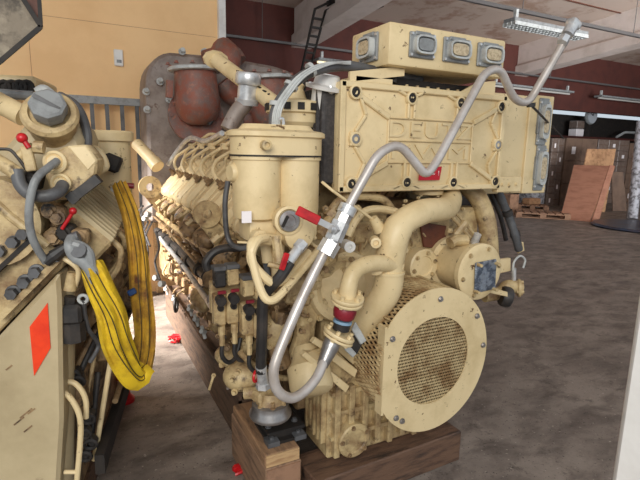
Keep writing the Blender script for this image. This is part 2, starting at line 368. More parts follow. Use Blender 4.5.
# film bundle left of the stack
b = B(); x = b1(546, 10.3)
for k in range(1): b.bx((x-.5, 10.3, 0), (x+.18, 10.8, 1.6), .06, 2)
o = b.build('wrapped_bundle', 'film', label='bundle in crumpled clear film beside the carton stack', cat='bundle')
c = aZ(541, 217, 0)
pallet((c.x, c.y), 1.3, .7, math.radians(-44), 'empty wooden pallet on the floor in front of the plywood sheets')
c2 = aZ(538, 208, 0); pallet((c2.x-.45, c2.y-.1), .9, .5, math.radians(-40), 'rear wooden pallet carrying the orange-brown block')
B().box((c2.x-.45, c2.y-.1, .235), (.5, .3, .18), None, .03).build('wooden_crate', 'ply2', label='small orange-brown crate lying on the rear pallet', cat='crate')
b = B(); q = aZ(514, 212, 0); b.bx((q.x-.2, q.y, 0), (q.x+.15, q.y+.3, .5)); 
b.build('scrap_wood', 'pallet', label='upright wooden offcut left of the pallets', cat='wood')
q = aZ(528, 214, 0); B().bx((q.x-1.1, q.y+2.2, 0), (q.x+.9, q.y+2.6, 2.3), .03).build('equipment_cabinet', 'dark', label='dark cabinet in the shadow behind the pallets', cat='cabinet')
def leaning(px_bl, px_br, px_tl, px_tr, y, lean, mt, name, label, cat, th=.03):
    a, b_ = aZ(*px_bl, 0), aZ(*px_br, 0); c, d = aY(*px_tr, b_.y+lean), aY(*px_tl, a.y+lean)
    B().prism([a, b_, c, d], (.0, th, .004)).build(name, mt, label=label, cat=cat)
leaning((561, 219), (590, 222), (575, 165), (609, 166), 8.0, .7, 'ply', 'plywood_sheet', 'large reddish plywood sheet leaning on the cartons', 'plywood')
leaning((592, 221.5), (599, 221), (610, 165), (615, 166), 8.05, .7, 'ply', 'plywood_sheet', 'narrow plywood strip just right of the large sheet', 'plywood')
leaning((574, 212.5), (605, 212), (588, 149), (616, 149), 8.5, .25, 'ply2', 'particle_board', 'light board showing above and behind the plywood sheets', 'board')
leaning((613, 211), (627, 211), (612, 172), (623, 172), 8.3, .15, 'card', 'cardboard_sheet', 'brown board leaning between the plywood and wrapped roll', 'board')
a = aZ(632, 219, 0); c = aY(637, 170, a.y+.25)
B().tube([a, a+(c-a)*2.0], .13, 12).build('wrapped_roll', 'film', label='upright roll in shiny film leaning at right edge', cat='roll')
a = aZ(642, 228, 0); B().lathe((a.x, a.y, 0), (0, 0, 1), [(0, 0), (1.0, 0), (1.05, .03), (1.0, .07), (0, .07)], 32).build('round_lid', 'dblue', label='dark blue round lid lying on the floor', cat='lid')
# shelf, clock and clutter over the boxes
sh = B(); sh.bx((9, 12.2, 2.28), (23, 12.9, 2.36)); sh.build('shelf', 'redwall', label='long dark red ledge under the clock', cat='shelf')
q = aY(591, 116, 12.1); r = thing('wall_clock', q, 'round pale clock on the recess above the cartons', 'clock')
B().lathe(q, (0, -1, 0), [(.30, -.05), (.32, 0), (.30, .05), (.27, .05), (.27, .03)], 28).build('clock_case', 'grey', r)
B().lathe(q+Vector((0, -.02, 0)), (0, -1, 0), [(.27, 0), (.27, .055)], 28).build('clock_face', 'clock', r)
B().bar(q+Vector((0, -.085, 0)), q+Vector((-.13, -.085, .08)), .035, .01).build('clock_hand', 'dark', r)
B().bar(q+Vector((0, -.085, 0)), q+Vector((0, -.085, .2)), .025, .01).build('clock_hand', 'dark', r)
B().bx(q+Vector((-.06, .0, -2.2)) if 0 else (q.x-.05, 12.1, 2.36), (q.x+.05, 12.2, q.z)).build('mount', 'dark', r)
for k, (zz, l) in enumerate((('a', 'lower white-striped paper box on the ledge left of the clock'), ('b', 'upper white-striped paper box on the ledge left of the clock'))):
    q2 = aY(579.5, 128, 12.3); B().bx((q2.x-.22, 12.25, 2.36+k*.3), (q2.x+.22, 12.6, 2.64+k*.3), .02).build('paper_box', 'card2' if k else 'print', label=l, cat='box')
a = aY(618, 127, 12.4); c = aY(660, 122, 12.4); B().tube([(a.x, 12.4, 2.41), (a.x+.5, 12.4, 2.62), (c.x, 12.4, 2.66)], .05, 8, .1).build('metal_tube', 'lgrey', label='pale metal tube lying on the ledge right of the clock', cat='tube')

# things near the orange wall
q = aY(118.5, 58, 5.49); r = thing('wall_sensor', q, 'small white box on the orange wall', 'sensor')
B().box(q, (.085, .05, .16), None, .008).build('sensor_body', 'white', r); B().bx((q.x-.02, 5.462, q.z-.05), (q.x+.025, 5.468, q.z-.02)).build('indicator', 'grey', r)
r = thing('metal_railing', (0, 5.3, 0), 'grey metal railing with vertical bars against the orange wall', 'railing')
b = B(); L = aY(52, 97, 5.3); Rr = aY(141, 102, 5.3); b.bx((L.x-1.5, 5.27, L.z-.04), (Rr.x, 5.33, L.z+.03)).build('top_rail', 'grey', r)
for px in (76, 92, 107, 122, 137, 60, 45):
    x = aY(px, 110, 5.3).x; B().bx((x-.018, 5.285, .0), (x+.018, 5.315, L.z-.04)).build('bar', 'rubber', r)
B().bx((L.x-1.5, 5.28, .1), (Rr.x, 5.32, .14)).build('bottom_rail', 'grey', r)
# weathered hood hanging in the upper left corner
Y0 = 1.9; A_ = [aY(-40, 88, Y0), aY(0, 62, Y0), aY(41, 27, Y0), aY(23, -1, Y0), aY(10, -22, Y0), aY(-40, -20, Y0)]
r = thing('metal_hood', A_[2], 'weathered grey sheet-metal hood in the upper left corner', 'hood')
B().prism(A_, (.0, .02, 0)).build('glass_panel', 'weather', r, label='weathered grey panel')
A2 = [aY(23, -1, Y0), aY(41, 27, Y0), aY(39, -3, Y0), aY(38, -20, Y0), aY(10, -22, Y0)]
B().prism([p+Vector((0, .01, 0)) for p in A2], (-.008, .2, .04)).build('side_panel', 'brownrust', r, label='brown side panel')
b = B()
for i, j in ((0, 1), (1, 2), (2, 3), (3, 4)): b.bar(A_[i]+Vector((0, -.004, 0)), A_[j]+Vector((0, -.004, 0)), .012, .014)
b.bar(A_[2], A2[3], .012, .012); b.build('frame', 'dark', r)
b = B(); m0 = A_[4]; b.bx((m0.x-.06, Y0+.03, m0.z-.02), (m0.x-.02, Y0+.07, 5.72)); b.build('mounting_post', 'dark', r)
# ================================================================== TIMBERS UNDER THE ENGINE
def floorbeam(a, b, wd, z0, z1, name, mt, label, cat='timber', grp=None, bev=.006):
    a = Vector((a[0], a[1], 0)); b = Vector((b[0], b[1], 0)); n = (b-a).normalized(); n = Vector((-n.y, n.x, 0))*wd
    return B().prism([(p.x, p.y, z0) for p in (a, b, b+n, a+n)], (0, 0, z1-z0), bev).build(name, mt, label=label, cat=cat, group=grp)
floorbeam((.66, 2.25), (.66, 1.74), .17, 0, .245, 'timber_block', 'woodblock', 'lower thick timber block under the engine front corner')
floorbeam((.66, 2.22), (.66, 1.75), .165, .247, .305, 'timber_plank', 'woodplank', 'upper pale sawn plank on the thick timber block')
floorbeam((.72, 2.27), (.72, 4.6), -.22, 0, .28, 'timber_beam', 'wood', 'long oil-dark timber beam along the left engine side')
a = aZ(346, 482, .17); c = aZ(462, 431, .17)
floorbeam((a.x-.12, a.y+.05), (c.x, c.y), .22, 0, .17, 'timber_beam', 'woodx', 'big brown crosswise beam under the engine front')
floorbeam((1.90, 2.6), (1.90, 4.6), -.2, 0, .28, 'timber_beam', 'wood', 'long timber beam hidden along the right engine side')
floorbeam((.9, 4.2), (1.93, 4.2), .2, 0, .27, 'timber_beam', 'wood', 'crosswise timber beam under the rear of the engine')

for nm, z0, z1, mm in (('timber_plank', .249, .303, 'woodend'), ('timber_block', .004, .241, 'pallet')):
    o = bpy.data.objects[nm]; B().bx((.664, 1.745 if z0 > .2 else 1.735, z0), (.820, 1.752, z1)).build('end_grain', mm, o, label='pale end grain' if z0 > .2 else 'cracked end grain')
# ================================================================== MAIN ENGINE
E1 = thing('diesel_engine', (1.4, 3.2, .3), 'large cream V-type diesel engine on timber beams, centre of the hall', 'engine')
def P(b, name, m, label=None, kind=None): return b.build(name, m, E1, label=label, kind=kind)
def V(*a): return Vector(a)
# skid rails and core block
P(B().bx((.70, 2.25, .28), (.72, 4.6, .345)).bx((.70, 2.25, .285), (.84, 4.6, .30)), 'skid_rail', 'wood', 'brown rusty skid rail')
P(B().bx((1.86, 2.3, .28), (2.0, 4.6, .34)), 'skid_rail', 'cream_g')
P(B().prism([(.92, 2.0, .32), (1.92, 2.0, .32), (2.0, 2.0, .85), (1.98, 2.0, 1.05), (1.62, 2.0, 1.36), (1.22, 2.0, 1.36), (.88, 2.0, 1.05), (.84, 2.0, .85)], (0, 2.5, 0), .01), 'engine_block', 'cream_g')
P(B().bx((.98, 2.0, .30), (1.86, 4.4, .6), .02), 'oil_pan', 'cream_g')
# --- front gear case (ribbed casting)
g = B(); g.bx((.98, 1.78, .172), (1.62, 2.02, .62), .01); g.bx((1.0, 1.90, .6), (1.95, 2.0, 1.32), .01)
P(g, 'gear_case', 'cream_d')
g = B()
for i in range(8):
    x = 1.0+.075*i; h = .57-.03*(i % 3); g.bx((x, 1.745, .19+.02*(i % 2)), (x+.03, 1.79, h), .004)
for z in (.28, .40, .50): g.bx((.985, 1.755, z), (1.60, 1.79, z+.02))
for i in range(5): g.bx((.955, 1.80+.04*i, .25), (.985, 1.815+.04*i, .58))
P(g, 'stiffening_ribs', 'cream_d')
q = aY(356, 442, 1.72); g = B(); g.lathe(q+V(0, .03, 0), (0, -1, 0), [(.085, -.03), (.085, .02), (.078, .026), (.06, .026), (.055, .02), (0, .02)], 24)
o = P(g, 'inspection_cover', 'cream_d')
for k in range(5): t = 2*PI*k/5+.5; B().bolt(q+V(.07*math.cos(t), .006, .07*math.sin(t)), (0, -1, 0), .008, .01).build('bolt', 'cream_g', o)
# --- vibration damper guard
GC = aY(434, 361, 1.55); gc = V(GC.x, 1.55, GC.z); RO, RI = .318, .20
def circ(c, rx, rz, n=48, cut=None):
    o = []
    for k in range(n):
        t = 2*PI*k/n; x = rx*math.cos(t)
        if cut is not None: x = max(x, -cut)
        o.append(V(c.x+x, c.y, c.z+rz*math.sin(t)))
    return o
g = B(); oo = circ(gc, RO, .338, 64, .262); ii = circ(gc, RI, .205, 64)
f = V(0, .006, 0); g.rings([oo, ii, [v+f for v in ii], [v+f for v in oo]], closed=True)
og = P(g, 'damper_guard', 'cream')
g = B(); x0 = gc.x-.262
g.bx((x0-.012, 1.55, gc.z-.20), (x0, 1.60, gc.z+.20))
B_ = g; o = og; B_.build('edge_strip', 'cream', o)
def lattice(g, c, R, y, n, wd, rz):
    for s in (1, -1):
        for i in range(-n, n+1):
            d = i*R*1.4142/n*1.0
            if abs(d) >= R: continue
            h = math.sqrt(R*R-d*d); k = rz/R
            ax, az = .45, s*.893; nx, nz = .893, -s*.45
            g.bar(V(c.x+nx*d-ax*h, y, c.z+(nz*d-az*h)*k), V(c.x+nx*d+ax*h, y, c.z+(nz*d+az*h)*k), wd, .003, up=(0, 1, 0))
g = B(); lattice(g, gc, .203, 1.559, 22, .0062, .208); g.build('front_mesh', 'brass_mesh' if 'brass_mesh' in M else 'cream_d', og, label='expanded metal mesh disc')
# drum mesh side
g = B(); Rd = .30
def drum(t, y): return V(gc.x+.01+.30*math.cos(t), y, gc.z+.325*math.sin(t))
for s in (1, -1):
    for i in range(90):
        t0 = PI*.28+i/90*(2*PI)
        pts = []
        for k in range(7):
            t = t0+s*k*.075; 
            pts.append(drum(t, 1.56+.36*k/6))
        if math.sin(t0) < -.8: continue
        g.tube(pts, .0052, 4)
g.build('side_mesh', 'brass_mesh', og, label='curved mesh side')
g = B(); g.lathe(gc+V(.01, .02, 0), (0, 1, 0), [(0, 0), (.17, 0), (.262, .03), (.27, .06), (.27, .34), (.1, .36)], 40, 1, 1.04)
P(g, 'vibration_damper', 'brown_deep')
g = B()
for t in (1.95, -1.2): pass
pts = [drum(2.45, 1.555+.36*k/3)+V(-.008, 0, .004) for k in range(4)]
for a_, b_ in zip(pts, pts[1:]): g.bar(a_, b_, .03, .006, up=(1, 0, 1))
g.build('mesh_strap', 'cream_d', og); g = B()
pts = [drum(1.35, 1.555+.36*k/3)+V(.0, 0, .008) for k in range(4)]
for a_, b_ in zip(pts, pts[1:]): g.bar(a_, b_, .02, .006, up=(0, 0, 1))
g.build('mesh_strap', 'cream_d', og)
for px, py in ((440.5, 299), (477, 316), (392.5, 339), (396, 418), (483, 345), (402, 421)):
    B().bolt(aY(px, py, 1.548), (0, -1, 0), .009, .01).build('guard_bolt', 'steel', og)
# --- coolant cooler core + front plate with DEUTZ MWM casting
P(B().bx((.93, 1.80, 1.46), (1.92, 2.25, 1.86), .01), 'intercooler_core', 'core', 'dark finned cooler core')
g = B()
for i in range(18): g.bx((.915, 1.83+.022*i, 1.47), (.93, 1.838+.022*i, 1.64)); g.bx((.915, 1.83+.022*i, 1.67), (.93, 1.838+.022*i, 1.85))
P(g, 'cooling_fins', 'core')
X0, X1, Z0, Z1, YF = .985, 1.915, 1.432, 1.882, 1.75
g = B(); g.bx((X0, YF+.012, Z0), (X1, YF+.07, Z1), .012, 2)
pl = P(g, 'intercooler_cover', 'cream', 'cream cast cover plate with raised ribs')
g = B()
def rib(a_, b_, wd=.02, th=.022): g.bar(V(a_[0], YF+.008, a_[1]), V(b_[0], YF+.008, b_[1]), wd, th, up=(0, 1, 0), bev=.004)
for a_, b_ in (((X0, Z0+.012), (X1, Z0+.012)), ((X0, Z1-.012), (X1, Z1-.012)), ((X0+.012, Z0), (X0+.012, Z1)), ((X1-.012, Z0), (X1-.012, Z1))): rib(a_, b_, .026)
bos = [aY(*p, YF) for p in ((355.6, 92), (412, 98), (460.6, 103), (502, 107), (355.6, 139), (497.8, 145), (351.5, 184), (406.6, 182.5), (453, 182.5), (494.8, 181.4))]
bos = [V(min(max(p.x, X0+.035), X1-.035), YF, p.z) for p in bos]
tx0, tx1 = aY(390, 118, YF).x, aY(474, 125, YF).x; tz0, tz1 = aY(430, 163, YF).z, aY(430, 120, YF).z
B0, B1, B2, B3, L0, R0_, C0, C1, C2, C3 = bos
for a_, b_ in ((B0, (tx0, tz1)), (B3, (tx1, tz1)), (C0, (tx0, tz0)), (C3, (tx1, tz0))):
    b2 = (b_[0], b_[1]); rib((a_.x, a_.z), b2, .024)
for p, s in ((B1, 1), (B2, 1), (C1, -1), (C2, -1)):
    zt = tz1 if s > 0 else tz0
    rib((p.x-.012, p.z), (p.x-.012, zt), .012); rib((p.x+.02, p.z), (p.x+.02, zt), .012)
    zz = p.z; rib((p.x, p.z), (p.x-.075, p.z+s*.03), .012); rib((p.x, p.z), (p.x+.075, p.z+s*.03), .012)
for p, s in ((L0, 1), (R0_, -1)):
    rib((p.x, p.z+.03), (p.x+s*.05, p.z+.10), .014); rib((p.x, p.z-.03), (p.x+s*.05, p.z-.10), .014)
    rib((p.x+s*.0, p.z+.03), (p.x, p.z-.03), .05)
    rib((p.x+s*.05, p.z+.1), (p.x+s*.02, p.z+.17), .014); rib((p.x+s*.05, p.z-.1), (p.x+s*.02, p.z-.17), .014)
tm = (tz0+tz1)/2
for a_, b_ in (((tx0, tz1), (tx1, tz1)), ((tx0, tz0), (tx1, tz0)), ((tx0, tz0), (tx0, tz1)), ((tx1, tz0), (tx1, tz1)), ((tx0, tm), (tx1, tm))): rib(a_, b_, .007, .012)
g.build('casting_ribs', 'cream', pl)
g = B(); lh = (tz1-tz0)*.36
for i, ch in enumerate('DEUTZ'): text_bm(g, ch, lh*1.45, .003, facing((tx0+(tx1-tx0)*(i+.5)/5, YF+.008, (tm+tz1)/2-.002), 1.45, 1))
for i, ch in enumerate('MWM'): text_bm(g, ch, lh*1.35, .003, facing((tx0+(tx1-tx0)*(i+.5)/3, YF+.008, (tm+tz0)/2-.002), 2.0, 1))
g.build('cast_lettering', 'cream', pl)
for p in bos:
    big = p not in (L0, R0_)
    g = B(); g.lathe(V(p.x, YF+.01, p.z), (0, -1, 0), [(.03, 0), (.029, .016), (.022, .018), (.020, .010)], 20); o = g.build('bolt_boss', 'cream', pl)
    g = B(); g.lathe(V(p.x, YF, p.z), (0, -1, 0), [(.020, -.005), (.020, .004), (.010, .005), (.009, .001)], 12); g.build('socket_screw', 'dark' if big else 'steel', o)
# red label with white print
a_, b_, c_, d_ = aY(420.5, 168, YF-.004), aY(442, 166.5, YF-.004), aY(439.5, 180, YF-.004), aY(418.8, 180.5, YF-.004)
o = B().prism([a_, b_, c_, d_], (0, .004, 0)).build('warning_label', 'label', pl, label='red label')
g = B(); m_ = (a_+b_+c_+d_)/4; text_bm(g, 'electron·ex', .017, .0004, facing((m_.x-.012, YF-.0052, m_.z-.0), 1.0, 1)); text_bm(g, '!', .03, .0004, facing((m_.x+.048, YF-.0052, m_.z+.002), 1, 1))
g.build('label_print', 'print', o)
# foot flange under cover, right end
g = B(); z_ = aY(505, 190, 1.78).z; g.bx((X1-.0, 1.76, z_-.01), (X1+.17, 1.80, z_+.07), .004)
for i in range(3): g.bolt(V(X1+.03+.05*i, 1.76, z_+.03), (0, -1, 0), .007, .008)
P(g, 'mounting_flange', 'cream')
# extension housing right of it, connectors
g = B(); g.bx((1.93, 1.93, 1.385), (2.465, 2.35, 1.925), .012, 2); g.bx((2.28, 1.915, 1.385), (2.47, 1.94, 1.93), .004)
ext = P(g, 'electronics_housing', 'cream')
def connector(par, c, wd, h, vert=False, nx=(0, -1, 0), screen='screen'):
    c = Vector(c); n = Vector(nx); s = Vector((0, 0, 1)); t = n.cross(s); 
    o_ = B(); M3 = Matrix((t, n, s)).transposed()
    o_.box(c+n*.006, (wd*1.25, .012, h*1.35), M3, .003); o_.box(c+n*.006+s*h*.62*(0 if vert else 1)+t*(wd*.6 if vert else 0), (wd*(.75 if not vert else .2), .02, h*(.22 if not vert else .7)), M3, .003)
    fl = o_.build('connector_flange', 'grey', par)
    def oval(r1, r2, y, rr): # rounded rectangle
        out = []
        for k in range(24):
            a = 2*PI*k/24; ex = .55
            x = abs(math.cos(a))**ex*math.copysign(1, math.cos(a))*r1; z = abs(math.sin(a))**ex*math.copysign(1, math.sin(a))*r2
            out.append(c+t*x+s*z+n*y)
        return out
    q_ = B(); q_.rings([oval(wd*.5, h*.5, .01, 0), oval(wd*.5, h*.5, .04, 0), oval(wd*.43, h*.40, .04, 0), oval(wd*.43, h*.40, .022, 0)]); q_.build('socket', 'lgrey' , fl)
    q_ = B(); q_.rings([oval(wd*.36, h*.32, .02, 0), oval(wd*.36, h*.32, .037, 0)]); 
    q_.build('pin_insert', screen, fl)
    for sx in (-1, 1):
        for sz in (-1, 1): q_ = B(); q_.cyl(c+t*sx*wd*.55+s*sz*h*.55+n*.01, c+t*sx*wd*.55+s*sz*h*.55+n*.018, .006, seg=8); q_.build('screw', 'zinc', fl)
for py in (117, 163):
    pass
for p_ in (aY(543, 122, 1.913), aY(540, 168, 1.913)):
    connector(ext, (p_.x-.01, 1.915, p_.z), .06, .19, True)
# --- control box on top
xa, xb, za, zb = 1.185, 1.845, 1.955, 2.125
g = B(); g.bx((xa, 1.72, za), (xb, 2.02, zb), .012, 2); cb = P(g, 'control_box', 'cream')
for p_ in (aY(421, 46, 1.72), aY(455.5, 51, 1.72), aY(488.5, 56, 1.72)):
    connector(cb, (p_.x, 1.72, p_.z), .105 if p_.x < 1.5 else .12, .075, screen='grey' if p_.x < 1.42 else 'screen')
p_ = aX(376, 49, 1.185); connector(cb, (1.185, 1.86, 2.04), .11, .085, nx=(-1, 0, 0))
g = B(); g.bx((1.06, 1.76, 1.885), (1.24, 2.02, 1.905)); g.prism([(1.03, 1.76, 1.88), (1.30, 1.76, 1.925), (1.30, 1.76, 1.952), (1.24, 1.76, 1.955), (1.03, 1.76, 1.92)], (0, .015, 0)); P(g, 'box_bracket', 'cream'); g = B(); g.prism([(1.60, 1.76, 1.87), (1.84, 1.76, 1.87), (1.84, 1.76, 1.95), (1.72, 1.76, 1.93)], (0, .012, 0)); P(g, 'box_bracket', 'cream')
g = B(); g.bx((1.2, 1.84, 1.90), (1.84, 1.87, 1.925)); g.bx((1.2, 1.95, 1.90), (1.84, 1.97, 1.925)); P(g, 'support_rail', 'dark')
for x in (1.20, 1.27, 1.78):
    g = B(); g.cyl((x, 1.8, 1.90), (x+.02, 1.8, 1.96), .016, .010, 10); P(g, 'rubber_mount', 'black')
for i in range(7):
    g = B(); x = 1.36+.06*i; g.bolt((x, 1.82, 1.882), (0, 0, 1), .008, .018); P(g, 'stud', 'cream_d')
# grey cable loom from the box to the left, corrugated hose
def hose(pts, r, m, name='hose', rib=0, sm=True, label=None, fil=None, seg=10): return P(B().tube(pts, r, seg, fil=fil, sm=sm and not fil, rib=rib), name, m, label)
hose([aY(274, 128, 1.75), aY(275, 112, 1.75), aY(284, 95, 1.75), aY(300, 78, 1.75), aY(322, 68.5, 1.75), aY(348, 66, 1.78), aY(380, 72, 1.84), aY(420, 80, 1.9)], .021, 'rubber', 'braided_hose', seg=14)
g = B()
for k in range(5):
    off = V(-.014+.007*k, -.018, .003*(k % 2))
    g.tube([aY(274, 128, 1.75)+off, aY(276, 110, 1.74)+off, aY(285, 94, 1.74)+off, aY(301, 77, 1.74)+off+V(0, 0, .005), aY(324, 67, 1.74)+off+V(0, 0, .008), aY(348, 64.5, 1.76)+V(0, -.02, .002*k)], .004, 6, sm=True)
P(g, 'cable_strand', 'lgrey')
for p_, d_ in (((291, 86), (.5, 0, .7)), ((311, 70), (.8, 0, .5)), ((277, 104), (.15, 0, 1))): 
    g = B(); c_ = aY(*p_, 1.75); g.cyl(c_-V(*d_)*.008, c_+V(*d_)*.008, .029, seg=14); P(g, 'cable_tie', 'lgrey')
# white funnel flange
q = aY(326, 88, 1.85); g = B(); g.lathe(q, (.05, -.25, 1), [(0, -.09), (.054, -.09), (.056, -.01), (.085, -.006), (.087, .008), (.056, .014), (.05, .05), (.044, .054), (.04, .02), (0, .02)], 28); fu = P(g, 'crankcase_breather_flange', 'white')
for t in (0, 1.5, 3, 4.5): B().bolt(q+V(.070*math.cos(t), .070*math.sin(t), .018*math.sin(t)+.008), (0, 0, 1), .007, .01).build('bolt', 'zinc', fu)
P(B().tube([aY(336, 100, 1.9), aY(334, 112, 1.9), aY(345, 115, 1.95)], .02, 10, .02), 'elbow', 'lgrey')
# perforated collar (cream) behind the filter
q = aY(295, 123, 1.95); g = B(); g.lathe(q, (0, 0, 1), [(0, -.02), (.095, -.02), (.11, .0), (.11, .035), (.125, .04), (.125, .085), (.095, .09), (.05, .10), (.035, .14), (.04, .155), (.02, .18), (0, .19)], 28); co = P(g, 'regulator_cap', 'cream')
for k in range(14):
    t = 2*PI*k/14; B().box(q+V(.124*math.cos(t), .124*math.sin(t), .062), (.012, .028, .028), Matrix.Rotation(t, 3, 'Z'), 0).build('slot', 'dark', co)
# --- duplex filter housing
fy = 1.74
cl, cr = aY(257, 170, fy), aY(301, 170, fy)
def oval2(c1, c2, r, z, n=20):
    a_, b_ = Vector(c1), Vector(c2); out = []
    for k in range(n+1): t = PI/2+PI*k/n; out.append(V(a_.x+r*math.cos(t), a_.y+r*math.sin(t), z))
    for k in range(n+1): t = -PI/2+PI*k/n; out.append(V(b_.x+r*math.cos(t), b_.y+r*math.sin(t), z))
    return out
cl = V(.622, fy, 0); cr = V(.785, fy, 0)
zt, zm, zbm = 1.675, 1.582, 1.335
g = B(); R1 = .097
g.rings([oval2(cl, cr, R1+.002, zm), oval2(cl, cr, R1+.002, zt-.03), oval2(cl, cr, R1+.014, zt-.026), oval2(cl, cr, R1+.014, zt-.01), oval2(cl, cr, R1, zt-.004), oval2(cl, cr, R1-.03, zt), oval2(cl, cr, R1-.045, zt+.018)])
fh = P(g, 'filter_head', 'cream')
g = B(); g.rings([oval2(cl, cr, R1+.004, zm-.006), oval2(cl, cr, R1+.004, zm)]); g.build('gasket', 'dark', fh)
for c_, nm in ((cl, 0), (cr, 1)):
    g = B(); rr = .092; g.lathe(V(c_.x, fy, 0), (0, 0, 1), [(0, zbm), (.06, zbm), (.088, zbm+.012), (rr, zbm+.04), (rr, zm-.02), (rr+.006, zm-.018), (rr+.006, zm-.006), (0, zm-.006)], 32); P(g, 'filter_bowl', 'cream')
q = aY(266, 145, fy-.12); g = B(); g.lathe(q, (-.1, -1, 0), [(.018, -.02), (.018, .018), (.014, .02), (.010, .02), (.009, .012)], 14); g.build('drain_plug', 'cream_d', fh)
g = B(); g.lathe(V(.535, fy, 1.515), (-1, -.2, 0), [(.0, -.02), (.035, -.02), (.035, .01), (.028, .02), (0, .02)], 18); P(g, 'side_plug', 'cream')
g = B(); g.sph((.65, fy, zt), .06, (1.1, 1, .35)); g.sph((.78, fy+.01, zt), .06, (1.1, 1, .35)); g.build('lid_dome', 'cream', fh)
g = B(); g.tube([aY(272, 125, 1.72), aY(284, 127, 1.70), aY(283, 118, 1.7), aY(279, 119, 1.7)], .006, 8, .015); P(g, 'lifting_hook', 'zinc')
# filter foot casting with round changeover valve
g = B(); g.bx((.57, 1.68, 1.255), (.86, 1.82, 1.345), .02, 2); g.lathe(V(.745, 1.66, 1.29), (0, -1, 0), [(0, 0), (.06, 0), (.06, .05), (.052, .055)], 24); g.cyl((.60, 1.68, 1.28), (.60, 1.64, 1.28), .03); g.cyl((.70, 1.72, 1.25), (.70, 1.72, 1.10), .03, .022); g.cyl((.65, 1.72, 1.25), (.66, 1.72, 1.17), .022)
fo = P(g, 'filter_foot', 'cream')
q = aY(289.5, 221, 1.6); 
g = B(); g.lathe(q+V(0, .01, 0), (-.1, -1, .05), [(.052, -.04), (.054, .006), (.044, .01), (.040, .002)], 26); v_ = g.build('valve_body', 'cream', fo)
B().lathe(q, (-.1, -1, .05), [(.040, .0), (.038, .004), (.024, .006), (.022, .002), (.012, .003), (0, .004)], 22).build('valve_disc', 'steel', v_)
B().box(q+V(-.02, -.008, 0), (.01, .006, .045), Matrix.Rotation(.5, 3, 'Y')).build('switch_lever', 'dark', v_)
B().box(aY(246.5, 217, 1.64), (.036, .006, .042)).build('marking_plate', 'print', fo)
# bent delivery pipes below the filter
hose([aY(266, 238, 1.62), aY(258, 240, 1.6), aY(252, 250, 1.58), aY(252, 262, 1.58), aY(262, 275, 1.56), aY(275, 283, 1.56), aY(290, 275, 1.6), aY(308, 252, 1.68)], .017, 'cream', 'oil_pipe')
hose([aY(270, 242, 1.64), aY(253, 241, 1.6), aY(252, 258, 1.57), aY(262, 293, 1.53), aY(273, 300, 1.52), aY(290, 284, 1.56), aY(320, 248, 1.7)], .015, 'cream', 'oil_pipe')
P(B().tube([aY(266, 238, 1.65), aY(281, 240, 1.66), aY(282, 220, 1.68)], .02, 12, .04), 'elbow', 'cream')
# red handled cocks
g = B(); g.bar(aY(297, 210, 1.50), aY(319, 221, 1.48), .034, .012, up=(0, 1, 0), bev=.003); lv = P(g, 'valve_handle', 'red', 'long red valve lever')
g = B(); g.bar(aY(317, 220, 1.485), aY(333, 228, 1.49), .022, .008, up=(0, 1, 0)); g.build('lever_stem', 'zinc', lv)
g = B(); g.bar(aY(287, 253, 1.50), aY(281.5, 270, 1.50), .022, .01, up=(0, 1, 0), bev=.003); P(g, 'valve_handle', 'red', 'small red valve lever')
g = B(); g.tube([aY(276, 236, 1.58), aY(279, 262, 1.56)], .018, 8); g.cyl(aY(275, 255, 1.57), aY(288, 262, 1.57), .012); g.cyl(aY(268, 264, 1.57), aY(284, 268, 1.55), .01); P(g, 'drain_cock', 'cream_d')
# steel coupling with black hose up to filter foot
g = B(); g.cyl(aY(299, 248, 1.56), aY(287, 264, 1.54), .019); g.cyl(aY(303, 243, 1.57), aY(298, 249, 1.56), .024, seg=6); P(g, 'hose_coupling', 'zinc')
hose([aY(290, 262, 1.54), aY(280, 277, 1.54), aY(268, 290, 1.58), aY(263, 300, 1.6), aY(262, 330, 1.62), aY(261, 360, 1.65), aY(261, 372, 1.66)], .021, 'black', 'oil_hose')
g = B(); g.cyl(aY(261, 366, 1.655), aY(263, 384, 1.68), .022); g.cyl(aY(263, 383, 1.68), aY(263, 388, 1.68), .03, seg=6); P(g, 'hose_coupling', 'zinc')
g = B(); g.ring(aY(256, 376, 1.7), (1, -1, 0), .022, .006, 16); P(g, 'pull_ring', 'red', 'small red ring')
# grey bowl on the foot corner
q = aY(264, 404, 1.80); q = V(.715, 1.83, .43)
g = B(); g.lathe(q, (0, 0, 1), [(0, 0), (.06, .0), (.088, .012), (.094, .022), (.094, .03), (.082, .05), (.08, .075), (.05, .09)], 32); P(g, 'centrifuge_bowl', 'steel', 'bare metal bowl')
g = B(); g.cyl(q+V(0, 0, .07), q+V(0, 0, .13), .07, .05); g.box(q+V(-.04, .0, .12), (.08, .06, .05), Matrix.Rotation(.4, 3, 'Z'), .01)
for k in range(7): t = k*.9; g.bolt(q+V(.062*math.cos(t), .062*math.sin(t), .075), (0, 0, 1), .009, .03)
g.cyl(q+V(-.03, .02, .12), q+V(-.10, .06, .11), .026); P(g, 'bowl_flange', 'cream_d')
# isolator foot plates
g = B(); g.bx((.70, 1.80, .308), (.88, 2.0, .322)); g.bx((.70, 1.82, .345), (.88, 2.02, .36)); g.bx((.73, 1.83, .32), (.85, 1.97, .345)); ft = P(g, 'engine_mount', 'dark')
g = B(); 
for x in (.69, .82): B().bx((x, 1.79, .307), (x+.055, 1.85, .33)).bolt((x+.027, 1.82, .326), (0, 0, 1), .01, .014).build('corner_clamp', 'rubber', ft); B().bolt((x+.03, 1.87, .36), (0, 0, 1), .01, .014).build('mount_bolt', 'rubber', ft)

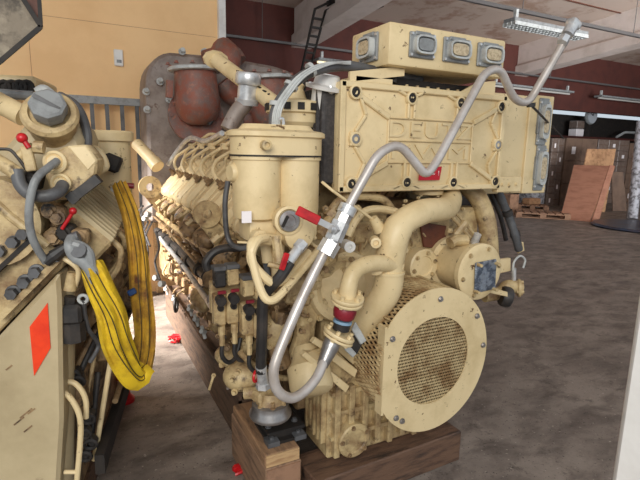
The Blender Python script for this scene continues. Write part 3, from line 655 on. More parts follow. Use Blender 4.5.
# --- cylinder heads, left bank, leaning 45 degrees outwards; eight along the engine
RB = Matrix.Rotation(-PI/4, 3, 'Y')       # local z -> up-left
def bank(pt): return Vector(pt)
UX = V(-.7071, 0, .7071); VX = V(.7071, 0, .7071)     # outwards along the cylinder, up the slope
def hp(y, s, u): return V(.875, y, 1.345) + VX*s + UX*u
PITCH_ = .315; HY = 2.12
def head_parts(side=1):
    res = []
    fx = (lambda v: v) if side > 0 else (lambda v: V(2.8-v.x, v.y, v.z))
    H = lambda y, s, u: fx(hp(y, s, u))
    y0, y1 = HY, HY+.285
    g = B(); g.prism([H(y0, -.24, -.30), H(y0, -.24, -.03), H(y0, .26, -.03), H(y0, .26, -.30)], (0, .285, 0), .008)
    for k in range(3): y = y0+.04+.09*k; g.prism([H(y, -.25, -.28), H(y, -.25, -.06), H(y, .27, -.06), H(y, .27, -.28)], (0, .02, 0))
    hd = P(g, 'cylinder_head', 'cream_d')
    g = B(); g.prism([H(y0+.012, -.22, -.03), H(y0+.012, -.235, .02), H(y0+.012, -.19, .05), H(y0+.012, .16, .06), H(y0+.012, .24, .03), H(y0+.012, .25, -.03)], (0, .235, 0), .02)
    c = g.build('rocker_cover', 'cream', hd)
    g = B()
    for k in range(2):
        y = y0+.035+.115*k; g.prism([H(y, -.224, -.02), H(y, -.232, .022), H(y, -.19, .056), H(y, .16, .066), H(y, .22, .034)], (0, .05, 0), .008)
    g.build('cover_ribs', 'cream', c)
    g = B(); g.bolt(H(y0+.14, -.02, .065), fx(V(UX.x, 0, UX.z))-fx(V(0, 0, 0)), .022, .035); g.cyl(H(y0+.14, -.02, .06), H(y0+.14, -.02, .12), .011, seg=8)
    g.build('injector_nut', 'cream_g', hd)
    return hd
hd = head_parts()
for k in range(1, 8): dup(hd, (0, PITCH_*k, 0), E1)
hd2 = head_parts(-1)
for k in range(1, 8): dup(hd2, (0, PITCH_*k, 0), E1)
# injection pipes, two per cylinder, rising to a common rail
def ipipe():
    y = HY+.14
    g = B(); g.tube([hp(y, -.02, .09), hp(y+.07, .01, .16), hp(y+.05, .07, .19), hp(y-.36, .34, .19), hp(y-.42, .38, .10)], .012, 8, .04)
    a = P(g, 'injection_pipe', 'cream')
    g = B(); g.tube([hp(y+.15, .10, .05), hp(y+.15, .12, .13), hp(y+.10, .2, .16), hp(y-.10, .34, .14)], .009, 8, .04)
    b_ = P(g, 'leak_pipe', 'cream')
    g = B(); g.box(hp(y-.14, .195, .19), (.04, .045, .04)); c = P(g, 'pipe_clamp', 'cream')
    return a, b_, c
for o in ipipe():
    for k in range(1, 7): dup(o, (0, PITCH_*k, 0), E1)
hose([(1.10, 1.95, 1.66), (1.12, 3.0, 1.66), (1.12, 4.45, 1.64)], .02, 'cream', 'fuel_rail', sm=False)
hose([(1.17, 1.95, 1.55), (1.2, 4.5, 1.55)], .085, 'cream_d', 'charge_air_pipe', sm=False, seg=16)
hose([aY(222, 133, 3.2), aY(205, 141, 3.6), aY(190, 138, 3.9), aY(178, 150, 4.2), aY(168, 165, 4.3)], .018, 'zinc', 'cable_loom', seg=8)
# cream pipe end sticking up at the rear
P(B().cyl(aY(137, 144, 4.45), aY(154, 162, 4.25), .050, seg=18).cyl(aY(153, 161, 4.25), aY(158, 167, 4.2), .056, seg=18), 'vent_stub', 'cream')
# lifting eyes
def eye(px, py, y, s):
    c = aY(px, py, y); g = B(); x = V(1, 0, 0)
    g.lathe(c+V(-.0, .02, 0), (0, -1, 0), [(.03*s, 0), (.085*s, 0), (.085*s, .04), (.03*s, .04)], 22, closed=True)
    g.prism([c+V(-.06*s, 0, -.05*s), c+V(.06*s, 0, -.05*s)+V(0, 0, 0), c+V(.26*s, 0, -.24*s), c+V(.12*s, 0, -.30*s)], (0, .03, 0), .004)
    return P(g, 'lifting_eye', 'cream_d')
eye(207, 214, 2.55, .85); eye(150, 187, 4.5, 1.15)
# --- left flank below the heads
for k in range(8):
    y = HY+.14+PITCH_*k
    if k == 0:
        g = B(); g.tube([(.86, y, 1.16), (.74, y, 1.10), (.70, y+.02, 1.02), (.74, y+.03, .94), (.86, y+.04, .90)], .045, 12, .05); g.lathe((.72, y+.0, 1.06), (-.8, 0, .6), [(.055, -.02), (.055, .02)], 16); st = P(g, 'exhaust_elbow', 'cream_g')
        g = B(); g.lathe((.86, y, .62), (-1, 0, .1), [(.12, 0), (.115, .03), (.10, .045), (0, .05)], 22)
        for q in range(6): t = q*PI/3; g.bolt((.82, y+.1*math.cos(t), .62+.1*math.sin(t)), (-1, 0, 0), .01, .02)
        dr = P(g, 'crankcase_door', 'cream_g')
        g = B(); g.tube([(.80, y-.08, 1.2), (.68, y-.08, 1.14), (.66, y-.06, 1.06), (.70, y+.05, 1.0)], .012, 8, .05); g.cyl((.68, y-.08, 1.14), (.64, y-.08, 1.11), .022, seg=6); rt = P(g, 'rocker_oil_pipe', 'cream_d')
        g = B(); g.box((.84, y+.12, .95), (.05, .05, .5)); g.box((.82, y-.02, .42), (.06, .10, .14), None, .01); rb_ = P(g, 'block_rib', 'cream_g')
        g = B(); g.cyl((.745, y, .80), (.745, y+.22, .80), .06, .055, 14); g.cyl((.745, y-.01, .80), (.745, y+.02, .80), .07, seg=14); wj = P(g, 'water_manifold_section', 'cream_g')
    else:
        for o in (st, dr, rt, rb_, wj): dup(o, (0, PITCH_*k, 0), E1)
hose([aX(157, 230.5, .70), aX(180, 250, .70), aX(206, 276, .70)], .032, 'black', 'harness_tube', sm=False)
g = B()
for k in range(6): q = aX(158, 231, .70).lerp(aX(206, 276, .70), (k+.5)/6); P(B().cyl(q-V(0, .03, 0), q+V(0, .03, 0), .042, seg=12), 'harness_clamp', 'dark')
hose([aX(160, 238, .66), aX(185, 268, .66), aX(212, 307, .66)], .017, 'zinc', 'silver_rail', sm=False, label='straight bright metal tube')
hose([aX(152, 215, .66), aX(160, 222, .66), aX(196, 262, .66)], .010, 'cream_g', 'thin_pipe', sm=False)
hose([aX(158, 214, .68), aX(186, 236, .68), aX(226, 262, .68)], .020, 'cream_d', 'water_rail', sm=False)
# cable cluster at the rear corner
for a_ in (((148, 222), (141, 240), (140, 258), (146, 268)), ((152, 222), (146, 236), (148, 255), (143, 275)), ((143, 206), (137, 215), (143, 228), (150, 246)), ((152, 205), (143, 212), (139, 228), (141, 244)), ((156, 232), (159, 248), (155, 262), (160, 280))):
    hose([aX(*p, .50) for p in a_], .008, 'rubber', 'cable')
g = B()
for p in ((147, 219), (150, 215), (158, 278), (164, 284)): P(B().cyl(aX(*p, .52), aX(*p, .52)+V(-.03, -.02, .01), .022, seg=8), 'cable_plug', 'lgrey')
for p in ((168, 290), (192, 310), (198, 320), (205, 332), (176, 300)):
    c_ = aX(*p, .66); g = B(); g.cyl(c_, c_+V(-.03, -.03, .02), .014, seg=8); g.cyl(c_+V(0, .0, -.04), c_+V(-.02, 0, .04), .011, seg=8); P(g, 'silver_cap', 'lgrey')
g = B(); c_ = aX(176, 305, .64); g.ring(c_, (1, -.4, 0), .05, .012, 16); P(g, 'cable_loop', 'black')
# rounded castings in the lower flank
for (px, py, y, r, sc) in ((225, 255, 2.25, .07, (1, 1, .8)), (205, 238, 2.7, .07, (1, 1.6, .8)), (190, 228, 3.2, .07, (1, 1.8, .8)), (243, 375, 1.98, .085, (1.1, 1, .85)), (275, 330, 1.95, .085, (1, 1, 1.2)), (278, 298, 2.0, .08, (1.1, 1, .8)), (230, 355, 2.1, .06, (1.2, 1.4, .8)), (200, 300, 2.9, .07, (.8, 2, 1)), (248, 345, 2.05, .055, (1, 1, 1))):
    g = B(); c_ = aY(px, py, y); g.sph(c_, r, sc, 18); g.cyl(c_-V(0, 0, 0), c_+V(r*1.2, .12, 0), r*.7, seg=14); 
    for q in range(4): t = q*1.6+px; g.bolt(c_+V(-r*.55+.02*math.cos(t), -r*.6, r*.6*math.sin(t)), (-.6, -1, 0), .010, .02)
    P(g, 'pump_casting', 'cream_g' if py < 300 else 'cream_d')
# --- solenoid valve block
sv = []
for i, (px, py, y) in enumerate(((219, 278, 1.95), (232, 276, 1.93), (247, 287, 1.88), (259, 290, 1.86))):
    c_ = aY(px, py, y); g = B(); g.box(c_, (.046, .05, .075), None, .005); g.box(c_+V(0, -.03, .0), (.04, .012, .06), None, .003)
    for k in range(3): g.box(c_+V(0, -.027, -.02+.02*k), (.048, .008, .006))
    P(g, 'solenoid_coil', 'black' if i == 0 else 'cream_d'); 
    g = B(); g.box(c_+V(0, 0, .045), (.056, .06, .02), None, .004); P(g, 'coil_cap', 'rubber')
    g = B(); g.box(c_+V(.002, -.032, -.055), (.034, .012, .012)); P(g, 'red_tag', 'dred')
    g = B(); g.cyl(c_+V(-.005, -.02, -.085), c_+V(-.005, -.055, -.09), .022, seg=10); P(g, 'knob', 'black')
    g = B(); g.box(c_+V(-.0, .01, -.14), (.052, .05, .14), None, .006); g.cyl(c_+V(.005, -.01, -.21), c_+V(.005, -.01, -.25), .016, seg=8); g.cyl(c_+V(.005, -.01, -.25), c_+V(.005, -.01, -.30), .012, seg=6); P(g, 'valve_block', 'cream_d')
    g = B(); e = c_+V(.005, -.01, -.30); g.tube([e, e+V(0, 0, -.05), e+V(.03, .01, -.09), e+V(.07, .03, -.08), e+V(.10, .05, .0)], .010, 8, sm=True); P(g, 'small_hose', 'black')
    g = B(); g.lathe(c_+V(-.002, -.02, -.125), (-.1, -1, 0), [(.014, 0), (.014, .015), (.008, .015), (.007, .005)], 12); P(g, 'port_plug', 'dark')
g = B(); g.box(aY(235, 296, 2.0)+V(.02, .03, 0), (.25, .03, .14)); P(g, 'valve_bracket', 'cream_d')
hose([aY(228, 181, 1.9), aY(225, 205, 1.9), aY(228, 238, 1.9), aY(240, 248, 1.85), aY(258, 243, 1.8), aY(262, 228, 1.78)], .011, 'rubber', 'thin_hose')
hose([aY(208, 270, 2.0), aY(206, 262, 2.0), aY(214, 252, 2.0), aY(226, 248, 2.0), aY(243, 247, 2.0), aY(258, 236, 2.0)], .018, 'black', 'harness_hose')
hose([aY(266, 235, 1.9), aY(266, 260, 1.9), aY(268, 275, 1.9)], .014, 'rubber', 'thin_hose')
# crosswise fill pipes behind the front, left half
for pts, r, m in ((((300, 300), (305, 330), (296, 362)), .05, 'cream_d'), (((280, 310), (276, 340), (283, 365)), .045, 'cream_g'), (((296, 375), (282, 378), (255, 366), (240, 352)), .014, 'cream_d')):
    hose([aY(*p, 1.92) for p in pts], r, m, 'coolant_pipe')

# --- rear casing and turbochargers
yb = 4.72
def RZ(px, py): return aY(px, py, yb)
TL = RZ(142, 64); 
ol = [RZ(146, 150), RZ(146, 80), RZ(149, 66), RZ(156, 57), RZ(167, 52), RZ(220, 56), RZ(275, 66), RZ(292, 72), RZ(302, 84), RZ(306, 100), RZ(306, 150)]
ol[0].z = .9; ol[-1].z = .9
rc = P(B().prism(ol, (0, .50, 0), .03), 'rear_turbo_casing', 'rust_grey', 'rusty grey casing at the rear')
P(B().bx((.75, 4.55, .35), (2.1, 5.1, 1.0), .03), 'flywheel_housing', 'cream_g')
def turbo(px, pyt, pyb, w_, y, par):
    t = aY(px, pyt, y); b_ = aY(px+4, pyb, y); r = w_/2/480*(y*.889+.4)*1.05
    g = B(); g.lathe(t, b_-t, [(0, .03), (r*.86, .03), (r*.88, .12), (r*.92, .2), (r*.95, .28), (r*.90, .36), (r*.74, .43), (r*.46, .47), (0, .48)], 28)
    o = P(g, 'turbocharger_elbow', 'rust')
    g = B(); g.lathe(t, b_-t, [(0, 0), (r*1.08, 0), (r*1.12, .008), (r*1.12, .028), (r*1.06, .034), (0, .034)], 30); g.build('elbow_flange', 'lgrey', o)
    for k in range(10): q = 2*PI*k/10; B().bolt(t+V(r*1.1*math.cos(q), r*1.1*math.sin(q), .005), (0, 0, 1), .014, .02).build('bolt', 'rust', o)
    g = B(); g.lathe(V(b_.x, y+.12, t.z-.40), (0, -1, .2), [(r*.9, 0), (r*1.2, 0), (r*1.2, .04), (r*.9, .04)], 30)
    for k in range(12): q = 2*PI*k/12; g.bolt(V(b_.x+r*1.08*math.cos(q), y+.075, t.z-.40+r*1.08*math.sin(q)), (0, -1, .2), .016, .02)
    g.build('outlet_flange', 'rust', o)
    B().bar(t+V(-r*1.05, 0, -.12), t+V(-r*1.1, 0, -.26), .05, .05).build('lug', 'rust', o)
turbo(195, 68, 121, 44, 4.35, E1); turbo(268, 76, 121, 43, 4.1, E1)
g = B(); g.tube([aY(226, 68, 4.5), aY(229, 56, 4.5), aY(222, 50, 4.6)], .12, 14, .1); g.tube([aY(222, 82, 4.5), aY(232, 95, 4.5), aY(240, 100, 4.5)], .10, 12, .1); P(g, 'exhaust_stub', 'rust')
g = B(); g.tube([aY(205, 60, 4.6), aY(232, 52, 4.6), aY(238, 62, 4.55)], .085, 12, .1); P(g, 'exhaust_stub', 'rust')
hose([aY(231, 76, 4.3), aY(250, 75, 4.2), aY(280, 78, 4.2), aY(292, 86, 4.2), aY(296, 100, 4.2)], .035, 'rust_grey', 'casing_rim')
for p in ((182, 52), (204, 52.5), (160, 82), (146, 92), (147, 110), (169, 100)):
    g = B(); g.bolt(aY(*p, 4.70), (0, -1, .3), .022, .05); P(g, 'casing_bolt', 'lgrey')
g = B(); c_ = aY(208, 118, 4.3); g.box(c_, (.10, .08, .10), Matrix.Rotation(.6, 3, 'Y'), .01); g.cyl(c_, c_+V(.06, -.05, .1), .03); P(g, 'sensor', 'black')
# diagonal cream pipe with flange, capped brown pipe
a_ = aY(215, 59, 2.95); c_ = aY(294, 119, 2.2); d_ = (c_-a_).normalized()
g = B(); g.cyl(a_, c_, .043, seg=20); g.lathe(a_-d_*.0, d_, [(.04, 0), (.062, 0), (.062, .022), (.04, .025)], 10, 1.3, .85); dp = P(g, 'crossover_pipe', 'cream', 'cream pipe with worn dark lettering')
g = B(); n_ = V(-.25, -1, .3).normalized()
for k, (t, wd) in enumerate(((.35, .02), (.42, .03), (.5, .012), (.56, .03), (.63, .02), (.68, .03), (.74, .012))):
    q = a_.lerp(c_, t); e = n_ - d_*n_.dot(d_); e.normalize(); g = B(); g.bar(q+e*.041, q+e*.041+d_*wd+V(0, 0, .006), .008, .008); g.build('paint_mark', 'dark', dp)
hose([aY(247.5, 94, 2.5), aY(245, 103, 2.5), aY(237, 113, 2.5), aY(228, 130, 2.5)], .044, 'rust_grey', 'breather_pipe', seg=16, label='brown pipe')
a_ = aY(248.5, 76, 2.48); c_ = aY(247, 99, 2.5)
g = B(); g.lathe(c_, a_-c_, [(.048, -.03), (.060, -.03), (.064, .0), (.052, .0), (.050, .07), (.062, .074), (.066, .082), (.066, .122), (.058, .134), (0, .136)], 24); P(g, 'pipe_cap', 'zinc', 'silver cap')
# ================================================================== FRONT END PIPEWORK
# big coolant pipe
hose([aY(436, 190, 1.98), aY(450, 196, 1.86), aY(446, 208, 1.72), aY(422, 212, 1.64), aY(399, 227, 1.62), aY(390, 258, 1.62), aY(387, 290, 1.63), aY(369, 316, 1.70), aY(352, 336, 1.78)], [.054]*18+[.056]*6+[.062]*60, 'cream', 'coolant_pipe', seg=22)
g = B(); c_ = aY(389, 273, 1.62); g.cyl(c_, c_+V(0, 0, .012), .068, seg=22); P(g, 'pipe_collar', 'cream')
g = B(); c_ = aY(376, 243, 1.58); g.lathe(c_, (-.5, -1, 0), [(.022, -.05), (.022, .0), (.012, .002), (.010, -.008)], 14); P(g, 'sensor_boss', 'cream')
g = B(); c_ = aY(376, 268, 1.58); g.lathe(c_, (-.6, -1, 0), [(.032, -.05), (.032, .0), (.02, .006), (0, .006)], 14); P(g, 'sensor_boss', 'cream')
# volute of the pump behind
q = aY(345, 287, 1.84); g = B(); g.lathe(q, (-.1, -1, .1), [(.172, -.10), (.176, -.03), (.165, .0), (.145, .012), (.125, .0), (.115, -.012), (.08, .0), (0, .01)], 36); P(g, 'pump_volute', 'cream')
# small elbow with flanges and red coupling
hose([aY(398, 266, 1.60), aY(374, 263, 1.57), aY(356, 270, 1.55), aY(349, 284, 1.54), aY(347.5, 297, 1.54)], .034, 'cream', 'elbow_pipe', seg=18)
def flange(c, ax, r, th, name='flange', m='cream', nb=5):
    g = B(); g.lathe(c, ax, [(0, -th/2), (r*.97, -th/2), (r, -th/2+.003), (r, th/2-.003), (r*.97, th/2), (0, th/2)], 28); o = P(g, name, m)
    u, v, d = frame(ax)
    for k in range(nb):
        t = 2*PI*k/nb+.3; pp = Vector(c)+(u*math.cos(t)+v*math.sin(t))*r*.76; B().cyl(pp-d*(th/2+.008), pp+d*(th/2+.014), .009, seg=6).build('bolt', m, o)
    return o
ax = V(.03, -.25, 1)
flange(aY(347.5, 297, 1.54), ax, .066, .014); flange(aY(347, 301, 1.54), ax, .064, .012)
c0, c1 = aY(346.5, 304, 1.54), aY(341, 329, 1.545)
g = B(); g.lathe(c0, c1-c0, [(.036, 0), (.044, .012), (.046, .03), (.042, .052), (.034, .06)], 24); P(g, 'coupling', 'dred', 'dark red rubber coupling')
g = B(); g.lathe(c0.lerp(c1, .64), c1-c0, [(.037, 0), (.038, .01), (.034, .012)], 24); P(g, 'coupling_band', 'blue', 'pale blue band')
g = B(); g.lathe(c0.lerp(c1, .74), c1-c0, [(.034, 0), (.033, .03)], 24); P(g, 'coupling_sleeve', 'black', 'black sleeve')
ax2 = V(.45, -.15, 1)
flange(aY(339, 334, 1.545), ax2, .066, .014, nb=6); flange(aY(338, 338, 1.545), ax2, .064, .010)
a_, c_ = aY(333, 341, 1.545), aY(322.5, 365, 1.52)
g = B(); g.lathe(a_, c_-a_, [(.034, 0), (.034, .025), (.0325, .03), (.022, .10), (.0225, .104)], 22); P(g, 'reducer', 'steel', 'bare steel cone')
low = [aY(324, 361, 1.52), aY(317, 377, 1.49), aY(305, 391, 1.47), aY(291, 398, 1.45), aY(278, 391, 1.44), aY(273.5, 374, 1.44), aY(279, 352, 1.45), aY(302, 298, 1.48), aY(327, 247, 1.50)]
hose(low, .0185, 'pipe', 'drain_pipe', seg=16, label='bare stainless pipe')
up = [aY(347, 210, 1.50), aY(388, 148, 1.50), aY(400, 141, 1.50), aY(427, 177, 1.48), aY(488, 70, 1.52), aY(503, 66, 1.54), aY(513, 98, 1.56), aY(521, 107, 1.56), aY(533, 94, 1.55), aY(572, 28, 1.50)]
up[1] = aY(389, 147, 1.50)
hose(fillet([aY(346, 211, 1.50), aY(378, 153, 1.50), aY(399, 143, 1.50), aY(426, 176, 1.48), aY(436, 163, 1.485), aY(485, 72, 1.52), aY(500, 68, 1.53), aY(514, 100, 1.55), aY(528, 104, 1.56), aY(572, 28, 1.50)], .07, 6), .0175, 'pipe', 'overflow_pipe', seg=16, sm=False, label='bent stainless pipe')
g = B(); c_ = aY(567, 35, 1.5); e_ = aY(573.5, 24, 1.5); g.cyl(c_, e_, .026, seg=14); g.box(e_, (.06, .05, .035), Matrix.Rotation(.4, 3, 'Y'), .012, 2); g.cyl(aY(562, 43, 1.5), aY(565.5, 37, 1.5), .024, seg=6); P(g, 'pipe_end_cap', 'zinc', 'white-grey end cap')
# ball valve body in the pipe
def seg(a, b, r, n=18, m='zinc', name='valve_section'): P(B().cyl(aY(*a, 1.50), aY(*b, 1.50), r, seg=n), name, m)
seg((325, 254), (332, 242), .036, 6, name='union_nut'); seg((330, 246), (334, 236), .028, name='valve_section'); seg((333, 240), (341, 222), .034, 8, name='valve_section'); seg((340, 225), (346, 212), .029, 6); seg((345, 214), (349, 206), .034, 14, name='hose_clamp')
g = B(); g.cyl(aY(333, 229, 1.48), aY(342, 232, 1.5), .02, seg=6); g.cyl(aY(330, 229, 1.48), aY(334, 229, 1.48), .014); P(g, 'valve_stem', 'zinc')
P(B().cyl(aY(341, 206, 1.49), aY(352, 211, 1.49), .01, seg=6), 'clamp_screw', 'zinc')
# loops of cream pipe under the cooler
hose([aY(326, 222, 1.80), aY(333, 208, 1.80), aY(342, 199, 1.80), aY(354, 196, 1.80), aY(382, 199, 1.80), aY(392, 210, 1.80)], .018, 'cream_d', 'loop_pipe')
hose([aY(348, 236, 1.74), aY(356, 220, 1.74), aY(366, 211, 1.74), aY(380, 209, 1.74), aY(396, 212, 1.74)], .017, 'cream', 'loop_pipe')
for a_, b_ in (((328, 218), (334, 212)), ((335, 226), (342, 219))):
    P(B().cyl(aY(*a_, 1.78), aY(*b_, 1.78), .03, seg=6), 'union_nut', 'cream_d')
hose([aY(318, 236, 1.7), aY(330, 220, 1.74)], .024, 'cream_d', 'loop_pipe', sm=False)
hose([aY(322, 182, 1.7), aY(333, 191, 1.66), aY(372, 219, 1.66)], .006, 'cream', 'dipstick_tube', sm=False)
P(B().cyl(aY(373, 218, 1.66), aY(380, 230, 1.66), .018, .028), 'dipstick_funnel', 'cream')
g = B(); c_ = aY(350, 247, 1.64); g.lathe(c_, (-.2, -1, 0), [(.022, -.06), (.024, 0), (.010, .002), (.009, -.01)], 18); P(g, 'white_plug', 'white', 'white plug')
# casting clutter between filter and volute
for (px, py, y, sx, sy, sz, r_) in ((312, 232, 1.78, .10, .08, .10, .5), (318, 252, 1.80, .12, .06, .10, .3), (330, 262, 1.88, .16, .05, .14, 0), (306, 262, 1.82, .10, .06, .08, .8), (300, 285, 1.88, .12, .05, .18, .2), (312, 305, 1.9, .08, .05, .22, .3), (365, 232, 1.86, .2, .05, .10, 0)):
    g = B(); c_ = aY(px, py, y); g.box(c_, (sx, sy, sz), Matrix.Rotation(r_, 3, 'Y'), .01)
    for k in range(3): g.bolt(c_+V(-sx*.35+sx*.35*k, -sy/2, sz*.25*(1 if k % 2 else -1)), (0, -1, 0), .012, .016)
    P(g, 'bracket_casting', 'cream_d')
# lower plate bracket and oil cooler drum
q = aY(306, 352, 1.80); q2 = aY(312, 388, 1.70)
g = B(); g.lathe(q2, q-q2, [(0, -.03), (.06, -.028), (.088, -.012), (.095, .01), (.095, .09), (.07, .12), (.05, .18), (0, .18)], 24); P(g, 'oil_cooler_drum', 'cream')
def pl3(pts, y, th, m='cream', name='bracket_plate'): return P(B().prism([aY(*p, y) for p in pts], (0, th, 0), .003), name, m)
pl3([(302, 356), (306, 352), (350, 386), (346, 393)], 1.68, .03); pl3([(324, 355), (330, 349), (358, 370), (355, 378)], 1.70, .03)
pl3([(312, 343), (316, 338), (330, 346), (326, 352)], 1.72, .03); pl3([(305, 352), (332, 346), (357, 371), (347, 387)], 1.74, .02, 'cream_d')
pl3([(330, 345), (350, 325), (376, 345), (362, 372)], 1.76, .03, 'cream')
pl3([(352, 330), (356, 322), (367, 341), (361, 345)], 1.60, .012, 'lgrey', 'rubber_block_plate'); pl3([(345, 350), (349, 345), (357, 354), (353, 358)], 1.60, .012, 'lgrey', 'rubber_block_plate')
pl3([(349, 346), (355, 332), (363, 344), (357, 355)], 1.62, .03, 'black', 'rubber_block')
P(B().cyl(aY(320, 375, 1.7), aY(333, 385, 1.7), .012), 'tie_rod', 'cream_g')
pl3([(400, 295), (412, 290), (385, 336), (372, 330)], 1.72, .04, 'cream')
# gear case front: covers and bolts
g = B(); g.bx((1.16, 1.86, 1.0), (1.72, 1.91, 1.33), .02); P(g, 'timing_cover', 'cream_d')
pts = [(421, 222), (448, 226), (446, 234), (450, 240), (440, 249), (425, 247)]
pl3([(p[0]-1, p[1]) for p in pts], 1.845, .012, 'brownrust', 'primer_patch')
q = aY(424, 266, 1.80); g = B(); g.lathe(q, (0, -1, 0), [(.085, -.08), (.085, .0), (.078, .006), (.05, .006), (.047, 0), (0, 0)], 26); o = P(g, 'round_cover', 'cream')
for k in range(6): t = k*PI/3+.3; B().bolt(q+V(.066*math.cos(t), -.006, .066*math.sin(t)), (0, -1, 0), .008, .01).build('bolt', 'cream_d', o)
for a_, b_, r in (((448, 212), (470, 238), .010), ((452, 208), (474, 234), .008), ((455, 235), (466, 222), .02)): P(B().cyl(aY(*a_, 1.8), aY(*b_, 1.78), r, seg=8), 'stay_rod', 'cream_d')
for (px, py) in ((405, 235), (412, 228), (436, 214), (455, 205), (404, 250), (440, 280), (409, 283), (462, 228)):
    P(B().bolt(aY(px, py, 1.86), (0, -1, 0), .014, .02), 'cover_bolt', 'cream')
# raw water pump on the right
q = aY(480, 272, 1.62)
g = B(); g.lathe(q, (0, -1, 0), [(.09, -.34), (.10, -.26), (.135, -.25), (.135, -.20), (.11, -.19), (.118, -.10), (.13, -.03), (.137, -.025), (.137, 0), (.125, .008), (.10, .008), (0, .008)], 36); wp = P(g, 'raw_water_pump', 'cream')
for k in range(6): t = k*PI/3+.2; B().bolt(q+V(.115*math.cos(t), -.008, .115*math.sin(t)), (0, -1, 0), .008, .01).build('bolt', 'cream_d', wp)
g = B(); rr_ = random.Random(3); g.box(q+V(.02, -.016, -.018), (.135, .012, .15), Matrix.Rotation(-.06, 3, 'Y'), .005); g.build('foil_wrap', 'foil', wp, label='crumpled silver foil cover')
for sx, sz in ((-.04, .045), (.075, .04), (-.04, -.085), (.075, -.085)):
    B().cyl(q+V(sx, -.015, sz), q+V(sx-.004, -.05, sz), .008, seg=8).build('stud', 'cream_d', wp)
B().cyl(aY(474, 243, 1.7), aY(478, 234, 1.68), .018).build('bleed_valve', 'zinc', wp)
P(B().tube([aY(450, 243, 1.72), aY(455, 240, 1.72), aY(467, 240, 1.70)], .028, 10), 'pump_neck', 'cream_d')
hose([aY(466, 186, 1.95), aY(478, 198, 1.90), aY(487, 222, 1.86), aY(490, 258, 1.84)], .048, 'cream_d', 'suction_pipe', seg=18)
hose([aY(496, 186, 1.95), aY(508, 215, 1.93), aY(515, 235, 1.90), aY(519, 250, 1.9)], .022, 'rubber', 'corrugated_hose', seg=12, rib=.08)
for p_ in ((507.5, 213), (515, 234)): c_ = aY(*p_, 1.92); P(B().cyl(c_-V(.006, 0, -.014), c_+V(.006, 0, -.014), .028), 'hose_clip', 'black')
hose([aY(488, 188, 2.1), aY(500, 215, 2.1), aY(506, 240, 2.1)], .014, 'black', 'thin_hose')
pl3([(497, 260), (511, 258), (511, 271), (498, 274)], 1.78, .02)
g = B(); g.tube([aY(484, 296, 1.8), aY(500, 293, 1.78), aY(508, 286, 1.76), aY(520, 288, 1.74)], .034, 14, sm=True); P(g, 'outlet_elbow', 'cream_d')
c_ = aY(519, 288, 1.74); flange(c_, (1, -.9, .1), .05, .014, 'outlet_flange', 'cream_d', 4)
g = B(); g.lathe(aY(503, 296, 1.74), (.8, -.5, -.2), [(.05, -.01), (.055, 0), (.055, .03), (.05, .04)], 18); P(g, 'hose_end', 'black')
pl3([(487, 287), (489, 293), (508, 297), (508, 292)], 1.66, .012, 'cream')
hose([aY(513, 272, 1.75), aY(514, 262, 1.75), aY(520, 256, 1.75), aY(525, 260, 1.75), aY(523, 268, 1.75)], .006, 'lgrey', 'clear_hose', label='clear hose loop')
P(B().cyl(aY(514, 280, 1.75), aY(514, 268, 1.75), .012, seg=6), 'hose_barb', 'zinc')
P(B().tube([aY(516, 244, 1.9), aY(522, 243, 1.9), aY(523, 250, 1.9), aY(518, 252, 1.9)], .009, 8), 'small_fitting', 'cream')
# thin black cord from the pipe down to the cartons
hose([aY(531, 103, 1.56), aY(531, 107, 1.56)], .019, 'black', 'cable_tie', sm=False)
a_ = aY(531, 105, 1.58); c_ = aY(563, 138, 2.3)
hose([a_, a_.lerp(c_, .5), c_], .006, 'black', 'tie_cord', sm=False)
# ================================================================== SECOND ENGINE, LEFT, TURNED 13 DEGREES
TH = math.radians(13.3); TL_ = Matrix.Rotation(-TH, 4, 'Z'); TI = TL_.inverted()
def lp(px, py, i, v):
    d = TI @ ray(px, py); o = TI @ CAM; return o+d*((v-o[i])/d[i])
F = 1.7
def F_(px, py, v=F): return lp(px, py, 1, v)
def K_(px, py, v=-.45): return lp(px, py, 0, v)
bc = TL_ @ V(-1.15, 3.0, 0)
E2 = thing('diesel_engine', (bc.x, bc.y, 0), 'dirty cream V-type diesel engine cut by the left picture edge, orange sticker on its end', 'engine')
def Q(b, name, m, label=None): return b.build(name, m, E2, label=label)
def G(): return B(TL_)
def qhose(pts, r, m, name='hose', label=None, seg=10, sm=True, fil=None): return Q(G().tube(pts, r, seg, sm=sm and not fil, fil=fil), name, m, label)
# block, base
Q(G().prism([(-1.8, F+.12, .3), (-.55, F+.12, .3), (-.5, F+.12, .9), (-.42, F+.12, 1.13), (-.72, F+.12, 1.45), (-1.15, F+.12, 1.1), (-1.8, F+.12, 1.2)], (0, 1.25, 0), .01), 'engine_block', 'cream_g')
Q(G().bx((-.75, 1.75, .0), (-.53, 3.1, .12)), 'skid_beam', 'woodx')
Q(G().bx((-.66, 1.75, .12), (-.545, 3.05, .32)), 'skid_rail', 'cream_g')
